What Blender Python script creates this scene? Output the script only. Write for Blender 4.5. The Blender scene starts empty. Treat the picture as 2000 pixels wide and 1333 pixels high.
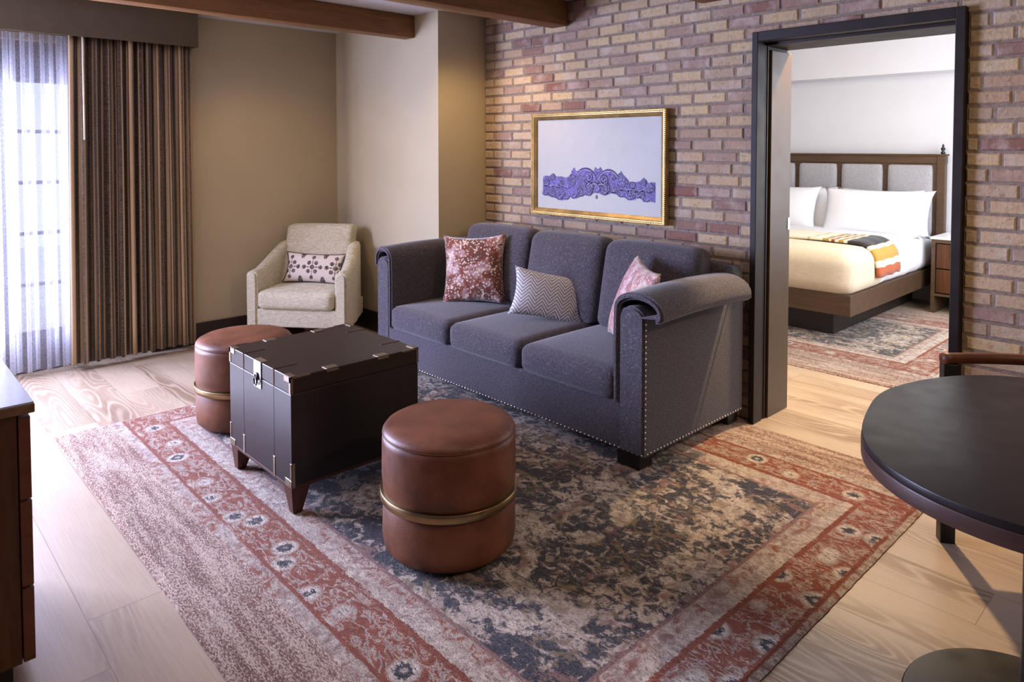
import bpy, bmesh, math, random
from math import pi, sin, cos, radians, sqrt, atan2
from mathutils import Vector, Matrix, Euler
random.seed(7)
SC = bpy.context.scene
COL = SC.collection

# ------------------------------------------------------------------ camera
cam_d = bpy.data.cameras.new('camera')
cam = bpy.data.objects.new('camera', cam_d); COL.objects.link(cam)
cam.location = (0, 0, 1.5)
cam.rotation_euler = (pi/2 - 0.0357, 0, 0.8141)
cam_d.sensor_width = 36.0
cam_d.lens = 1388.7/2000*36
cam_d.shift_y = -(666.5-337.5)/2000
cam_d.clip_start = 0.02
SC.camera = cam
SC.view_settings.view_transform = 'Standard'
SC.view_settings.look = 'None'
SC.view_settings.exposure = -0.06
SC.view_settings.gamma = 1.0
SC.view_settings.use_curve_mapping = False
SC.cycles.max_bounces = 8
SC.cycles.diffuse_bounces = 3
SC.cycles.glossy_bounces = 3
SC.cycles.transmission_bounces = 4
SC.cycles.transparent_max_bounces = 8
SC.cycles.sample_clamp_indirect = 4.0
SC.cycles.caustics_reflective = False
SC.cycles.caustics_refractive = False
SC.cycles.use_denoising = True

# ------------------------------------------------------------------ world and lights
W = bpy.data.worlds.new('sky'); SC.world = W; W.use_nodes = True
bg = W.node_tree.nodes['Background']
bg.inputs[0].default_value = (0.80, 0.86, 1.0, 1)
bg.inputs[1].default_value = 1.05

def lamp(name, kind, loc, target, power, color, **kw):
    d = bpy.data.lights.new(name, kind); o = bpy.data.objects.new(name, d); COL.objects.link(o)
    o.location = loc
    v = Vector(target) - Vector(loc)
    o.rotation_euler = v.to_track_quat('-Z', 'Y').to_euler()
    d.energy = power; d.color = color
    for k, x in kw.items(): setattr(d, k, x)
    return o
COOL = (0.59, 0.64, 1.0); WARM = (1.0, 0.67, 0.34); SOFT = (1.0, 0.86, 0.70)
# daylight behind the glazed doors of the left wall
lamp('daylight', 'AREA', (-5.82, -0.50, 1.35), (-2.6, 0.65, 0.2), 880, COOL, shape='RECTANGLE', size=1.95, size_y=1.9)
# ceiling downlights of the living room, then an added fill
lamp('downlight_corner', 'SPOT', (-4.75, 2.05, 2.42), (-4.95, 2.6, 0), 24, WARM, spot_size=radians(120), spot_blend=0.9, shadow_soft_size=0.06)
lamp('downlight_brick', 'SPOT', (-3.6, 2.95, 2.42), (-3.7, 3.6, 0.6), 42, WARM, spot_size=radians(110), spot_blend=0.9, shadow_soft_size=0.06)
lamp('downlight_dining', 'SPOT', (0.55, 2.15, 2.42), (-1.4, 2.6, 0.4), 80, WARM, spot_size=radians(110), spot_blend=0.8, shadow_soft_size=0.05)
lamp('ceiling_fill', 'AREA', (-1.6, 1.0, 2.42), (-1.9, 1.4, 0), 7, SOFT, shape='DISK', size=0.9)  # soft fill added below the ceiling, no fitting of the room
# bedroom: lamp just inside the doorway, and daylight from its window
lamp('bedroom_downlight', 'SPOT', (-1.70, 4.25, 2.46), (-1.35, 2.2, 0), 320, (1.0, 0.70, 0.40), spot_size=radians(120), spot_blend=0.5, shadow_soft_size=0.035)
lamp('bedroom_daylight', 'AREA', (-0.45, 5.9, 1.5), (-3.0, 6.2, 0.9), 92, (0.86, 0.90, 1.0), shape='RECTANGLE', size=2.2, size_y=1.7)
lamp('bedroom_ceiling_light', 'AREA', (-2.2, 5.2, 2.42), (-2.4, 6.2, 0), 24, (1.0, 0.84, 0.62), shape='DISK', size=0.8)

# ------------------------------------------------------------------ node helpers
def srgb(r, g, b):
    f = lambda c: (c/255/12.92) if c/255 <= .04045 else ((c/255+.055)/1.055)**2.4
    return (f(r), f(g), f(b), 1)

class NT:
    def __init__(s, name):
        s.m = bpy.data.materials.new(name); s.m.use_nodes = True
        s.t = s.m.node_tree; s.n = s.t.nodes; s.l = s.t.links
        s.b = s.n['Principled BSDF']; s.out = s.n['Material Output']
    def node(s, typ, **kw):
        x = s.n.new(typ)
        for k, v in kw.items(): setattr(x, k, v)
        return x
    def put(s, sock, v):
        if isinstance(v, bpy.types.NodeSocket): s.l.new(v, sock)
        elif v is not None:
            try: sock.default_value = v
            except Exception: sock.default_value = tuple(v)[:3]
    def math(s, op, a, b=None, c=None, clamp=False):
        x = s.node('ShaderNodeMath', operation=op, use_clamp=clamp)
        s.put(x.inputs[0], a); s.put(x.inputs[1], b)
        if c is not None: s.put(x.inputs[2], c)
        return x.outputs[0]
    def mix(s, f, a, b, mode='MIX'):
        x = s.node('ShaderNodeMix', data_type='RGBA', blend_type=mode)
        s.put(x.inputs[0], f); s.put(x.inputs[6], a); s.put(x.inputs[7], b)
        return x.outputs[2]
    def coords(s, kind='Object', scale=(1, 1, 1), rot=(0, 0, 0), loc=(0, 0, 0)):
        tc = s.node('ShaderNodeTexCoord'); mp = s.node('ShaderNodeMapping')
        mp.inputs['Scale'].default_value = scale; mp.inputs['Rotation'].default_value = rot; mp.inputs['Location'].default_value = loc
        s.l.new(tc.outputs[kind], mp.inputs['Vector']); return mp.outputs[0]
    def remap(s, v, scale=(1, 1, 1), loc=(0, 0, 0)):
        mp = s.node('ShaderNodeMapping'); mp.inputs['Scale'].default_value = scale; mp.inputs['Location'].default_value = loc
        s.put(mp.inputs['Vector'], v); return mp.outputs[0]
    def noise(s, vec, scale, detail=2, rough=.5, dist=0.0, col=False):
        x = s.node('ShaderNodeTexNoise'); s.put(x.inputs['Vector'], vec)
        x.inputs['Scale'].default_value = scale; x.inputs['Detail'].default_value = detail
        x.inputs['Roughness'].default_value = rough; x.inputs['Distortion'].default_value = dist
        return x.outputs[1] if col else x.outputs[0]
    def voronoi(s, vec, scale, feature='F1', out=0):
        x = s.node('ShaderNodeTexVoronoi', feature=feature); s.put(x.inputs['Vector'], vec); x.inputs['Scale'].default_value = scale
        return x.outputs[out]
    def step(s, v, lo, hi, a=0.0, b=1.0):
        x = s.node('ShaderNodeMapRange'); s.put(x.inputs[0], v)
        x.inputs[1].default_value = lo; x.inputs[2].default_value = hi; x.inputs[3].default_value = a; x.inputs[4].default_value = b
        return x.outputs[0]
    def ramp(s, v, stops, interp='LINEAR'):
        x = s.node('ShaderNodeValToRGB'); s.put(x.inputs[0], v); e = x.color_ramp; e.interpolation = interp
        while len(e.elements) < len(stops): e.elements.new(0.5)
        for el, (p, c) in zip(e.elements, stops): el.position = p; el.color = c
        return x.outputs[0]
    def sep(s, v):
        x = s.node('ShaderNodeSeparateXYZ'); s.put(x.inputs[0], v); return x.outputs
    def comb(s, x, y, z=0.0):
        c = s.node('ShaderNodeCombineXYZ'); s.put(c.inputs[0], x); s.put(c.inputs[1], y); s.put(c.inputs[2], z); return c.outputs[0]
    def bump(s, h, strength=.3, dist=.01):
        x = s.node('ShaderNodeBump'); x.inputs['Strength'].default_value = strength; x.inputs['Distance'].default_value = dist
        s.put(x.inputs['Height'], h); s.l.new(x.outputs[0], s.b.inputs['Normal']); return x.outputs[0]
    def done(s, color=None, rough=.5, metal=0.0, spec=None, **kw):
        if color is not None: s.put(s.b.inputs['Base Color'], color)
        s.put(s.b.inputs['Roughness'], rough); s.put(s.b.inputs['Metallic'], metal)
        if spec is not None: s.b.inputs['Specular IOR Level'].default_value = spec
        for k, v in kw.items(): s.put(s.b.inputs[k.replace('_', ' ')], v)
        return s.m

def paint(name, c, rough=.7, bump=.06):
    n = NT(name); v = n.coords()
    k = n.noise(v, 3, 3); f = n.noise(v, 160, 2)
    col = n.mix(n.step(k, .3, .7), srgb(*c), srgb(*[max(0, x-5) for x in c]))
    n.bump(f, bump, .003); return n.done(col, rough, spec=.3)

def plain(name, c, rough=.5, metal=0.0, spec=None, noise=0.06):
    n = NT(name); v = n.coords(); k = n.noise(v, 12, 3)
    c2 = tuple(min(255, x*(1+noise*2)+2) for x in c)
    col = n.mix(n.step(k, .35, .65), srgb(*c), srgb(*c2))
    return n.done(col, n.step(k, .3, .7, max(0, rough-.05), rough+.05), metal, spec)

def wood(name, c1, c2, rough=.4, axis=0, scale=1.0, grain=1.0, spec=.4):
    n = NT(name); sc = [9*scale]*3; sc[axis] = .9*scale
    v = n.coords(scale=tuple(sc))
    w = n.noise(v, 2.2, 5, .6, 1.2)
    fine = n.noise(n.remap(v, (6, 6, 6)), 3, 3, .7)
    k = n.math('ADD', n.math('MULTIPLY', w, .7), n.math('MULTIPLY', fine, .3))
    col = n.mix(n.step(k, .5-.18/grain, .5+.18/grain), srgb(*c1), srgb(*c2))
    n.bump(fine, .08, .002); return n.done(col, rough, spec=spec)

def fabric(name, c1, c2, scale=220, contrast=.14, rough=.95, bump=.35, stretch=(1, 1, 1), c3=None, sheen=.25):
    n = NT(name); v = n.coords(scale=stretch)
    a = n.noise(v, scale, 2, .6); b = n.noise(v, scale*.28, 2, .6); big = n.noise(v, 3, 2)
    k = n.math('ADD', n.math('MULTIPLY', a, .65), n.math('MULTIPLY', b, .35))
    col = n.mix(n.step(k, .5-contrast, .5+contrast), srgb(*c1), srgb(*c2))
    if c3: col = n.mix(n.math('MULTIPLY', n.step(n.noise(v, scale*.6, 1), .6, .68), .7), col, srgb(*c3))
    n.bump(k, bump, .004)
    return n.done(col, rough, spec=.15, Sheen_Weight=sheen, Sheen_Roughness=.5)

def leather(name, c1, c2):
    n = NT(name); v = n.coords()
    big = n.noise(v, 7, 4, .6); cell = n.voronoi(v, 260)
    col = n.mix(n.step(big, .34, .68), srgb(*c1), srgb(*c2))
    n.bump(n.math('ADD', cell, n.math('MULTIPLY', big, .6)), .10, .003)
    return n.done(col, n.step(big, .3, .7, .40, .52), spec=.4)

# ------------------------------------------------------------------ materials
M = {}
M['wall'] = paint('wall_paint', (186, 173, 144))
M['walldark'] = paint('low_bounce_taupe', (70, 60, 54))  # tone darkened so the unseen walls bounce less light
M['ceil'] = paint('ceiling_paint', (205, 203, 205))
M['white'] = paint('bedroom_wall_paint', (226, 226, 230), bump=.02)
M['frame'] = plain('door_frame_paint', (33, 26, 24), .5, spec=.25)
M['reveal'] = plain('door_reveal_paint', (66, 48, 26), .4)
M['base'] = plain('baseboard_paint', (34, 27, 24), .4)
M['valance'] = plain('valance_paint', (84, 72, 50), .55, noise=.03)
M['black'] = plain('black_satin_metal', (18, 17, 18), .35, spec=.5)
M['brass'] = plain('aged_brass', (150, 128, 92), .34, 1.0)
M['fitting'] = plain('brushed_nickel_brass', (148, 136, 118), .40, 1.0)
M['bronze'] = plain('dark_bronze', (74, 54, 44), .4, .9)
M['chrome'] = plain('nickel', (190, 188, 184), .25, 1.0)
M['nail'] = plain('nailhead_nickel', (214, 208, 200), .22, 1.0)
M['gold'] = plain('gilt_frame', (160, 134, 84), .42, .8, noise=.12)
M['goldside'] = plain('gilt_side', (96, 74, 42), .4, .6, noise=.12)
M['beam'] = wood('beam_timber', (108, 72, 38), (150, 106, 60), .6, axis=1, scale=.7)
M['trunk'] = wood('espresso_veneer', (25, 22, 25), (35, 30, 33), .33, axis=2, scale=1.3, spec=.5)
M['trunktop'] = wood('espresso_veneer_top', (34, 25, 22), (46, 34, 28), .36, axis=1, scale=1.3, spec=.4)
M['trunkleg'] = wood('walnut_leg', (62, 36, 26), (86, 52, 38), .4, axis=2)
M['cab'] = wood('walnut_cabinet', (58, 32, 18), (96, 58, 30), .38, axis=2, scale=.8)
M['cabf'] = wood('walnut_drawer_edge', (84, 44, 28), (108, 60, 38), .38, axis=1)
M['cabtop'] = wood('walnut_top', (88, 56, 38), (120, 84, 60), .22, axis=0, spec=.6)
M['bedwood'] = wood('bed_walnut', (66, 48, 34), (92, 70, 50), .45, axis=0)
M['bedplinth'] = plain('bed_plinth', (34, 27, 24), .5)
M['tabletop'] = plain('table_black_laminate', (26, 21, 21), .36, spec=.5, noise=.04)
M['tablerim'] = wood('table_rim_wood', (58, 40, 34), (78, 54, 46), .4, axis=0)
M['leatherrail'] = leather('saddle_leather', (64, 32, 18), (88, 48, 28))
M['leather'] = leather('brown_leather', (90, 52, 34), (126, 76, 48))
M['sofa'] = fabric('charcoal_tweed', (46, 43, 49), (88, 82, 90), 240, .17, c3=(118, 110, 110), bump=.3)
M['oat'] = fabric('oatmeal_weave', (160, 150, 124), (226, 218, 192), 90, .20, stretch=(1, 1, 3.0), bump=.5)
M['linen'] = fabric('headboard_linen', (150, 148, 152), (186, 184, 188), 150, .2, sheen=.1)
M['bed'] = plain('white_cotton', (236, 236, 240), .9, noise=.0, spec=.1)
M['cream'] = fabric('cream_blanket', (206, 192, 164), (222, 210, 186), 120, .2, sheen=.1)
M['paper'] = plain('picture_paper', (184, 183, 174), .55, noise=.01)
M['purple'] = plain('purple_ink', (74, 63, 114), .6, noise=.25)
M['purpled'] = plain('dark_purple_ink', (36, 28, 76), .6, noise=.1)
M['purplel'] = plain('pale_purple_ink', (158, 148, 196), .6, noise=.05)
M['muntin'] = plain('window_frame_paint', (74, 70, 84), .5)
M['cord'] = plain('wand_white', (222, 206, 170), .5)
M['piping'] = plain('dark_piping', (58, 44, 40), .7)
M['ground'] = plain('terrace_paving', (206, 206, 212), .9)
M['topsheen'] = plain('painted_window_sheen', (168, 164, 172), .14, spec=.8, noise=.01)
M['stone'] = plain('white_stone_top', (236, 236, 238), .3, noise=.01)

def brick_material():
    n = NT('old_brick'); g = n.node('ShaderNodeNewGeometry'); v = n.coords()
    r = g.outputs['Random Per Island']
    base = n.ramp(r, [(0, srgb(194, 170, 130)), (.18, srgb(184, 162, 134)), (.36, srgb(168, 148, 127)), (.54, srgb(188, 164, 130)),
                      (.72, srgb(172, 147, 121)), (.86, srgb(158, 134, 120)), (.96, srgb(138, 109, 96)), (1, srgb(132, 92, 82))])
    sp = n.noise(v, 45, 4, .7); big = n.noise(v, 9, 3, .6)
    col = n.mix(n.math('MULTIPLY', n.step(sp, .54, .68), .45), base, srgb(120, 94, 80))
    col = n.mix(n.math('MULTIPLY', n.step(big, .52, .7), .45), col, srgb(196, 184, 172))
    h = n.math('ADD', n.noise(v, 60, 4, .65), n.math('MULTIPLY', n.noise(v, 14, 2), .8))
    n.bump(h, .65, .012); return n.done(col, .9, spec=.2)
M['brick'] = brick_material()
def mortar_material():
    n = NT('mortar'); v = n.coords(); k = n.noise(v, 40, 4, .7)
    col = n.mix(n.step(k, .35, .65), srgb(116, 104, 96), srgb(148, 134, 122)); n.bump(k, .6, .01); return n.done(col, .95, spec=.1)
M['mortar'] = mortar_material()

def floor_material():
    n = NT('oak_planks'); v = n.coords(); x, y, z = n.sep(v)
    yy = n.math('DIVIDE', n.math('ADD', y, 10.0 + .045), .225); row = n.math('FLOOR', yy); fy = n.math('FRACT', yy)
    wn = n.node('ShaderNodeTexWhiteNoise', noise_dimensions='1D'); n.put(wn.inputs['W'], row)
    xx = n.math('DIVIDE', n.math('ADD', n.math('ADD', x, 20.0), n.math('MULTIPLY', wn.outputs[0], 1.5)), 1.5)
    colx = n.math('FLOOR', xx); fx = n.math('FRACT', xx)
    wn2 = n.node('ShaderNodeTexWhiteNoise', noise_dimensions='2D'); n.l.new(n.comb(row, colx), wn2.inputs['Vector'])
    rnd = wn2.outputs[0]
    # growth-ring figure: distorted stretched field, different for each plank
    base = n.comb(n.math('ADD', n.math('MULTIPLY', x, .75), n.math('MULTIPLY', rnd, 37.0)), n.math('MULTIPLY', y, 4.2), n.math('MULTIPLY', rnd, 11.0))
    field = n.noise(base, 1.15, 1.5, .4, .25)
    rings = n.math('FRACT', n.math('MULTIPLY', field, 26.0))
    tri = n.math('ABSOLUTE', n.math('SUBTRACT', n.math('MULTIPLY', rings, 2.0), 1.0))
    fine = n.noise(n.comb(n.math('MULTIPLY', x, 4.0), n.math('MULTIPLY', y, 90.0), rnd), 1.6, 3, .7)
    blotch = n.noise(n.comb(n.math('MULTIPLY', x, 1.5), n.math('MULTIPLY', y, 4.0), rnd), 1.5, 2)
    amt = n.step(n.noise(base, .8, 1), .45, .62)
    k = n.math('ADD', n.math('MULTIPLY', n.math('MULTIPLY', n.step(tri, .0, .55), amt), .42), n.math('MULTIPLY', fine, .45))
    k = n.math('ADD', k, n.math('MULTIPLY', blotch, .22))
    col = n.mix(n.step(k, .28, .78), srgb(190, 169, 144), srgb(134, 110, 87))
    col = n.mix(n.math('MULTIPLY', rnd, .28), col, srgb(186, 164, 136))
    gap = n.math('MAXIMUM', n.math('LESS_THAN', fy, .012), n.math('LESS_THAN', fx, .002))
    col = n.mix(n.math('MULTIPLY', gap, .55), col, srgb(90, 70, 52))
    n.bump(n.math('SUBTRACT', n.math('MULTIPLY', k, -.35), gap), .22, .003)
    return n.done(col, n.step(k, .2, .8, .30, .44), spec=.55)
M['floor'] = floor_material()

def rug_material(L, Wd, seed=0.0, plain_ends=.285):
    """distressed oriental rug; object origin at its corner, x along L, y along Wd"""
    n = NT('distressed_rug'); v = n.coords(); x, y, z = n.sep(v)
    dx = n.math('MINIMUM', x, n.math('SUBTRACT', L, x)); dy = n.math('MINIMUM', y, n.math('SUBTRACT', Wd, y))
    wob = n.noise(v, 14, 2); wob = n.math('MULTIPLY', n.math('SUBTRACT', wob, .5), .012)
    ey = n.math('SUBTRACT', dy, plain_ends)
    d0 = n.math('ADD', n.math('MINIMUM', dx, ey), wob)
    sv = n.remap(v, (1, 2.2, 1), (seed, seed, 0))
    grit = n.noise(n.remap(v, (1, 2.2, 1)), 130, 2, .75)
    grit2 = n.noise(n.remap(v, (1, 2.6, 1)), 40, 3, .75)
    ero = n.noise(sv, 4.5, 4, .65)
    g = n.math('ADD', n.math('MULTIPLY', grit, .5), n.math('MULTIPLY', grit2, .5))
    tone = n.noise(sv, 2.6, 2)
    d = n.math('ADD', d0, n.math('MULTIPLY', n.math('SUBTRACT', g, .5), .045))
    cream = n.mix(n.step(g, .40, .58), srgb(124, 104, 90), srgb(218, 204, 186))
    cream = n.mix(n.step(tone, .5, .62, 0, .35), cream, srgb(160, 142, 124))
    rust = n.mix(n.step(g, .38, .62), srgb(100, 46, 28), srgb(150, 84, 56))
    navy = n.mix(n.step(g, .40, .64), srgb(26, 27, 32), srgb(84, 80, 84))
    plum = n.mix(n.step(g, .38, .62), srgb(92, 60, 54), srgb(156, 122, 110))
    # mirrored coordinates make the ornament symmetrical
    mx = n.math('ABSOLUTE', n.math('SUBTRACT', x, L/2)); my = n.math('ABSOLUTE', n.math('SUBTRACT', y, Wd/2))
    mir = n.comb(mx, my, seed)
    # --- main border: rust with cream vines and a few navy blossoms
    vine = n.noise(n.remap(mir, (1, 1.9, 1)), 13, 3, .65, 1.0)
    vm = n.math('ABSOLUTE', n.math('SUBTRACT', vine, .5))
    th = n.math('ADD', vm, n.math('MULTIPLY', n.math('SUBTRACT', g, .5), .55))
    bord = n.mix(n.step(th, .022, .040), cream, rust)
    bl = n.voronoi(n.remap(mir, (1, 1, 1)), 6.5)
    blm = n.math('ADD', bl, n.math('MULTIPLY', n.math('SUBTRACT', g, .5), .55))
    bord = n.mix(n.step(blm, .30, .36, 1, 0), bord, cream)
    bord = n.mix(n.step(blm, .17, .22, 1, 0), bord, navy)
    bord = n.mix(n.step(blm, .05, .09, 1, 0), bord, cream)
    # --- field: navy ornament on cream with medallion rings
    orn = n.noise(mir, 6.5, 3, .55, 1.8)
    orn2 = n.noise(mir, 22, 3, .6, 1.2)
    rr = n.math('SQRT', n.math('ADD', n.math('MULTIPLY', n.math('MULTIPLY', mx, mx), .55), n.math('MULTIPLY', my, my)))
    ring = n.math('ABSOLUTE', n.math('SUBTRACT', n.math('FRACT', n.math('ADD', n.math('MULTIPLY', rr, 2.3), n.math('MULTIPLY', orn, .55))), .5))
    f1 = n.math('ADD', n.math('MULTIPLY', n.math('SUBTRACT', orn, .5), 1.4), n.math('MULTIPLY', n.math('SUBTRACT', orn2, .5), 2.0))
    f1 = n.math('ADD', f1, n.math('MULTIPLY', n.math('SUBTRACT', ring, .25), .55))
    f1 = n.math('ADD', f1, n.math('MULTIPLY', n.math('SUBTRACT', g, .5), 2.2))
    f1 = n.math('ADD', f1, n.math('MULTIPLY', n.math('SUBTRACT', ero, .5), 1.0))
    field = n.mix(n.step(f1, -.10, -.01), cream, navy)
    f2 = n.math('ADD', n.noise(mir, 9, 2, .5, .8), n.math('MULTIPLY', n.math('SUBTRACT', g, .5), .7))
    field = n.mix(n.math('MULTIPLY', n.step(f2, .60, .66), .8), field, plum)
    field = n.mix(n.math('MULTIPLY', n.step(n.math('ADD', n.noise(n.remap(mir, (1, 1, 1), (3, 5, 0)), 12, 3, .6, 1.0), n.math('MULTIPLY', n.math('SUBTRACT', g, .5), .6)), .58, .62), .75), field, n.mix(g, srgb(96, 80, 58), srgb(150, 130, 98)))
    # --- guards
    guard = n.mix(n.step(n.math('ADD', n.math('MULTIPLY', orn2, .35), n.math('MULTIPLY', g, .65)), .50, .54), cream, n.mix(n.step(tone, .45, .55), plum, rust))
    crg = n.mix(n.step(n.math('ADD', n.math('MULTIPLY', orn2, .35), n.math('MULTIPLY', g, .65)), .53, .57), cream, plum)
    # --- plain striated ends
    stri = n.noise(n.remap(v, (.8, 2.2, 1)), 105, 2, .75)
    s2 = n.noise(n.remap(v, (.35, 3.5, 1)), 9, 3)
    pl = n.math('ADD', n.math('MULTIPLY', stri, .7), n.math('MULTIPLY', s2, .3))
    endc = n.mix(n.step(pl, .44, .56), srgb(112, 74, 58), srgb(192, 168, 148))
    def band(lo, hi, c, base):
        m = n.math('MULTIPLY', n.math('GREATER_THAN', d, lo), n.math('LESS_THAN', d, hi))
        return n.mix(m, base, c)
    col = field
    col = band(.262, .312, guard, col)
    col = band(.312, .328, plum, col)
    col = band(.212, .262, crg, col)
    col = band(.190, .212, rust, col)
    col = band(.035, .190, bord, col)
    col = band(.022, .038, rust, col)
    col = band(-.03, .022, guard, col)
    if plain_ends: col = band(-2, -.03, endc, col)
    # wear: threadbare cream patches
    wear = n.math('ADD', n.noise(sv, 2.2, 3, .6), n.math('MULTIPLY', n.math('SUBTRACT', g, .5), .8))
    col = n.mix(n.math('MULTIPLY', n.step(wear, .62, .72), .6), col, cream)
    n.bump(g, .7, .01)
    return n.done(col, .97, spec=.1, Sheen_Weight=.15)

def curtain_material():
    n = NT('fold_shaded_drapery'); v = n.coords('UV'); x, y, z = n.sep(v)
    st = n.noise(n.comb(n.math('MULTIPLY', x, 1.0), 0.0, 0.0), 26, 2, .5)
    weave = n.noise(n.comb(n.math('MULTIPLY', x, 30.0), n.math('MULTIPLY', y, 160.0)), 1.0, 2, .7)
    col = n.mix(n.step(st, .49, .55), srgb(30, 21, 21), srgb(184, 156, 118))  # dark stripes across the width put the folds' shade into the colour
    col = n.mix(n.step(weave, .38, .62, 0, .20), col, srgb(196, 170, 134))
    n.bump(weave, .2, .003)
    return n.done(col, .62, spec=.3, Sheen_Weight=.3)
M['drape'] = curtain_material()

def sheer_material():
    n = NT('sheer_voile'); v = n.coords('UV'); x, y, z = n.sep(v)
    w = n.noise(n.comb(n.math('MULTIPLY', x, 220.0), n.math('MULTIPLY', y, 60.0)), 1.0, 2, .7)
    tr = n.node('ShaderNodeBsdfTransparent'); tl = n.node('ShaderNodeBsdfTranslucent'); df = n.node('ShaderNodeBsdfDiffuse')
    tl.inputs[0].default_value = srgb(238, 238, 246); df.inputs[0].default_value = srgb(236, 236, 244)
    a = n.node('ShaderNodeMixShader'); a.inputs[0].default_value = .4
    n.l.new(tl.outputs[0], a.inputs[1]); n.l.new(df.outputs[0], a.inputs[2])
    b = n.node('ShaderNodeMixShader'); n.put(b.inputs[0], n.step(w, .3, .7, .22, .46))
    n.l.new(tr.outputs[0], b.inputs[1]); n.l.new(a.outputs[0], b.inputs[2]); n.l.new(b.outputs[0], n.out.inputs[0])
    return n.m
M['sheer'] = sheer_material()

def glass_material():
    n = NT('pane_glass'); tr = n.node('ShaderNodeBsdfTransparent'); gl = n.node('ShaderNodeBsdfGlossy'); gl.inputs['Roughness'].default_value = .02
    b = n.node('ShaderNodeMixShader'); b.inputs[0].default_value = .02
    n.l.new(tr.outputs[0], b.inputs[1]); n.l.new(gl.outputs[0], b.inputs[2]); n.l.new(b.outputs[0], n.out.inputs[0]); return n.m
M['glass'] = glass_material()
def clear_material():
    n = NT('clear_glazing'); tr = n.node('ShaderNodeBsdfTransparent'); tr.inputs[0].default_value = (.97, .97, .975, 1)
    n.l.new(tr.outputs[0], n.out.inputs[0]); return n.m
M['clear'] = clear_material()

def velvet_material(name, seed, pal, light=.5):
    n = NT(name); v = n.coords(loc=(seed, seed*.7, 0))
    big = n.noise(v, 7, 3, .6, .6); mid = n.noise(v, 16, 3, .6)
    dots = n.voronoi(v, 62); dots2 = n.voronoi(v, 110)
    col = n.ramp(n.math('ADD', n.math('MULTIPLY', big, .75), n.math('MULTIPLY', mid, .25)), pal)
    dm = n.math('ADD', dots, n.math('MULTIPLY', n.math('SUBTRACT', mid, .5), 1.1))
    col = n.mix(n.step(dm, .28, .40, light+.25, 0), col, srgb(232, 214, 196))
    col = n.mix(n.math('MULTIPLY', n.step(dots2, .2, .3, 1, 0), .35), col, srgb(96, 46, 44))
    n.bump(n.math('ADD', mid, dots2), .25, .004)
    return n.done(col, .75, spec=.3, Sheen_Weight=.5, Sheen_Roughness=.4)
PAL1 = [(.30, srgb(206, 190, 190)), (.42, srgb(178, 140, 138)), (.50, srgb(128, 66, 46)), (.58, srgb(96, 58, 50)), (.66, srgb(170, 130, 112)), (.78, srgb(120, 96, 122))]
PAL2 = [(.28, srgb(200, 190, 186)), (.42, srgb(196, 158, 160)), (.50, srgb(168, 108, 104)), (.58, srgb(204, 184, 170)), (.68, srgb(176, 132, 84))]
M['velvet'] = velvet_material('floral_velvet_rust', 1.3, PAL1, .62)
M['velvet2'] = velvet_material('floral_velvet_rose', 4.1, PAL2, .35)

def chevron_material():
    n = NT('chevron_knit'); v = n.coords(); x, y, z = n.sep(v)
    zig = n.math('MULTIPLY', n.math('PINGPONG', n.math('ADD', x, 5.0), .042), 1.1)
    k = n.math('FRACT', n.math('DIVIDE', n.math('ADD', n.math('ADD', y, 5.0), zig), .022))
    t = n.math('ABSOLUTE', n.math('SUBTRACT', k, .5))
    gr = n.noise(v, 300, 1)
    col = n.mix(n.step(n.math('ADD', t, n.math('MULTIPLY', n.math('SUBTRACT', gr, .5), .35)), .2, .3), srgb(212, 209, 210), srgb(142, 138, 142))
    n.bump(n.math('SUBTRACT', .5, t), .5, .004); return n.done(col, .95, spec=.1, Sheen_Weight=.2)
M['chevron'] = chevron_material()

def lumbar_material():
    n = NT('embroidered_cotton'); v = n.coords(); x, y, z = n.sep(v)
    # motif cell .185 wide: crossed stems ending in round blossoms, drawn with distances
    P = .182
    cx = n.math('SUBTRACT', n.math('PINGPONG', n.math('ADD', x, P*10), P/2), 0.0)   # 0 at motif centres, P/2 between them
    ay = n.math('ABSOLUTE', y)
    def circ(ox, oy, r, ax=cx):
        dx = n.math('SUBTRACT', ax, ox); dy = n.math('SUBTRACT', ay, oy)
        return n.math('LESS_THAN', n.math('SQRT', n.math('ADD', n.math('MULTIPLY', dx, dx), n.math('MULTIPLY', dy, dy))), r)
    ms = [circ(0, 0, .018), circ(.029, .033, .0165), circ(0, .078, .015), circ(.066, 0, .0165), circ(.034, 0, .006), circ(0, .036, .005), circ(P/2, .083, .014), circ(P/2, .100, .020)]
    stem1 = n.math('MULTIPLY', n.math('LESS_THAN', cx, .0022), n.math('LESS_THAN', ay, .07))
    stem2 = n.math('MULTIPLY', n.math('LESS_THAN', ay, .0022), n.math('LESS_THAN', cx, .064))
    acc = n.math('MAXIMUM', stem1, stem2)
    for m in ms: acc = n.math('MAXIMUM', acc, m)
    thread = n.noise(v, 260, 1)
    acc = n.math('MULTIPLY', acc, n.step(thread, .36, .44))
    bg_ = n.mix(n.noise(v, 200, 2), srgb(214, 200, 188), srgb(232, 220, 210))
    n.bump(acc, .3, .002)
    return n.done(n.mix(acc, bg_, srgb(62, 48, 48)), .9, spec=.1)
M['lumbar'] = lumbar_material()

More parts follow.
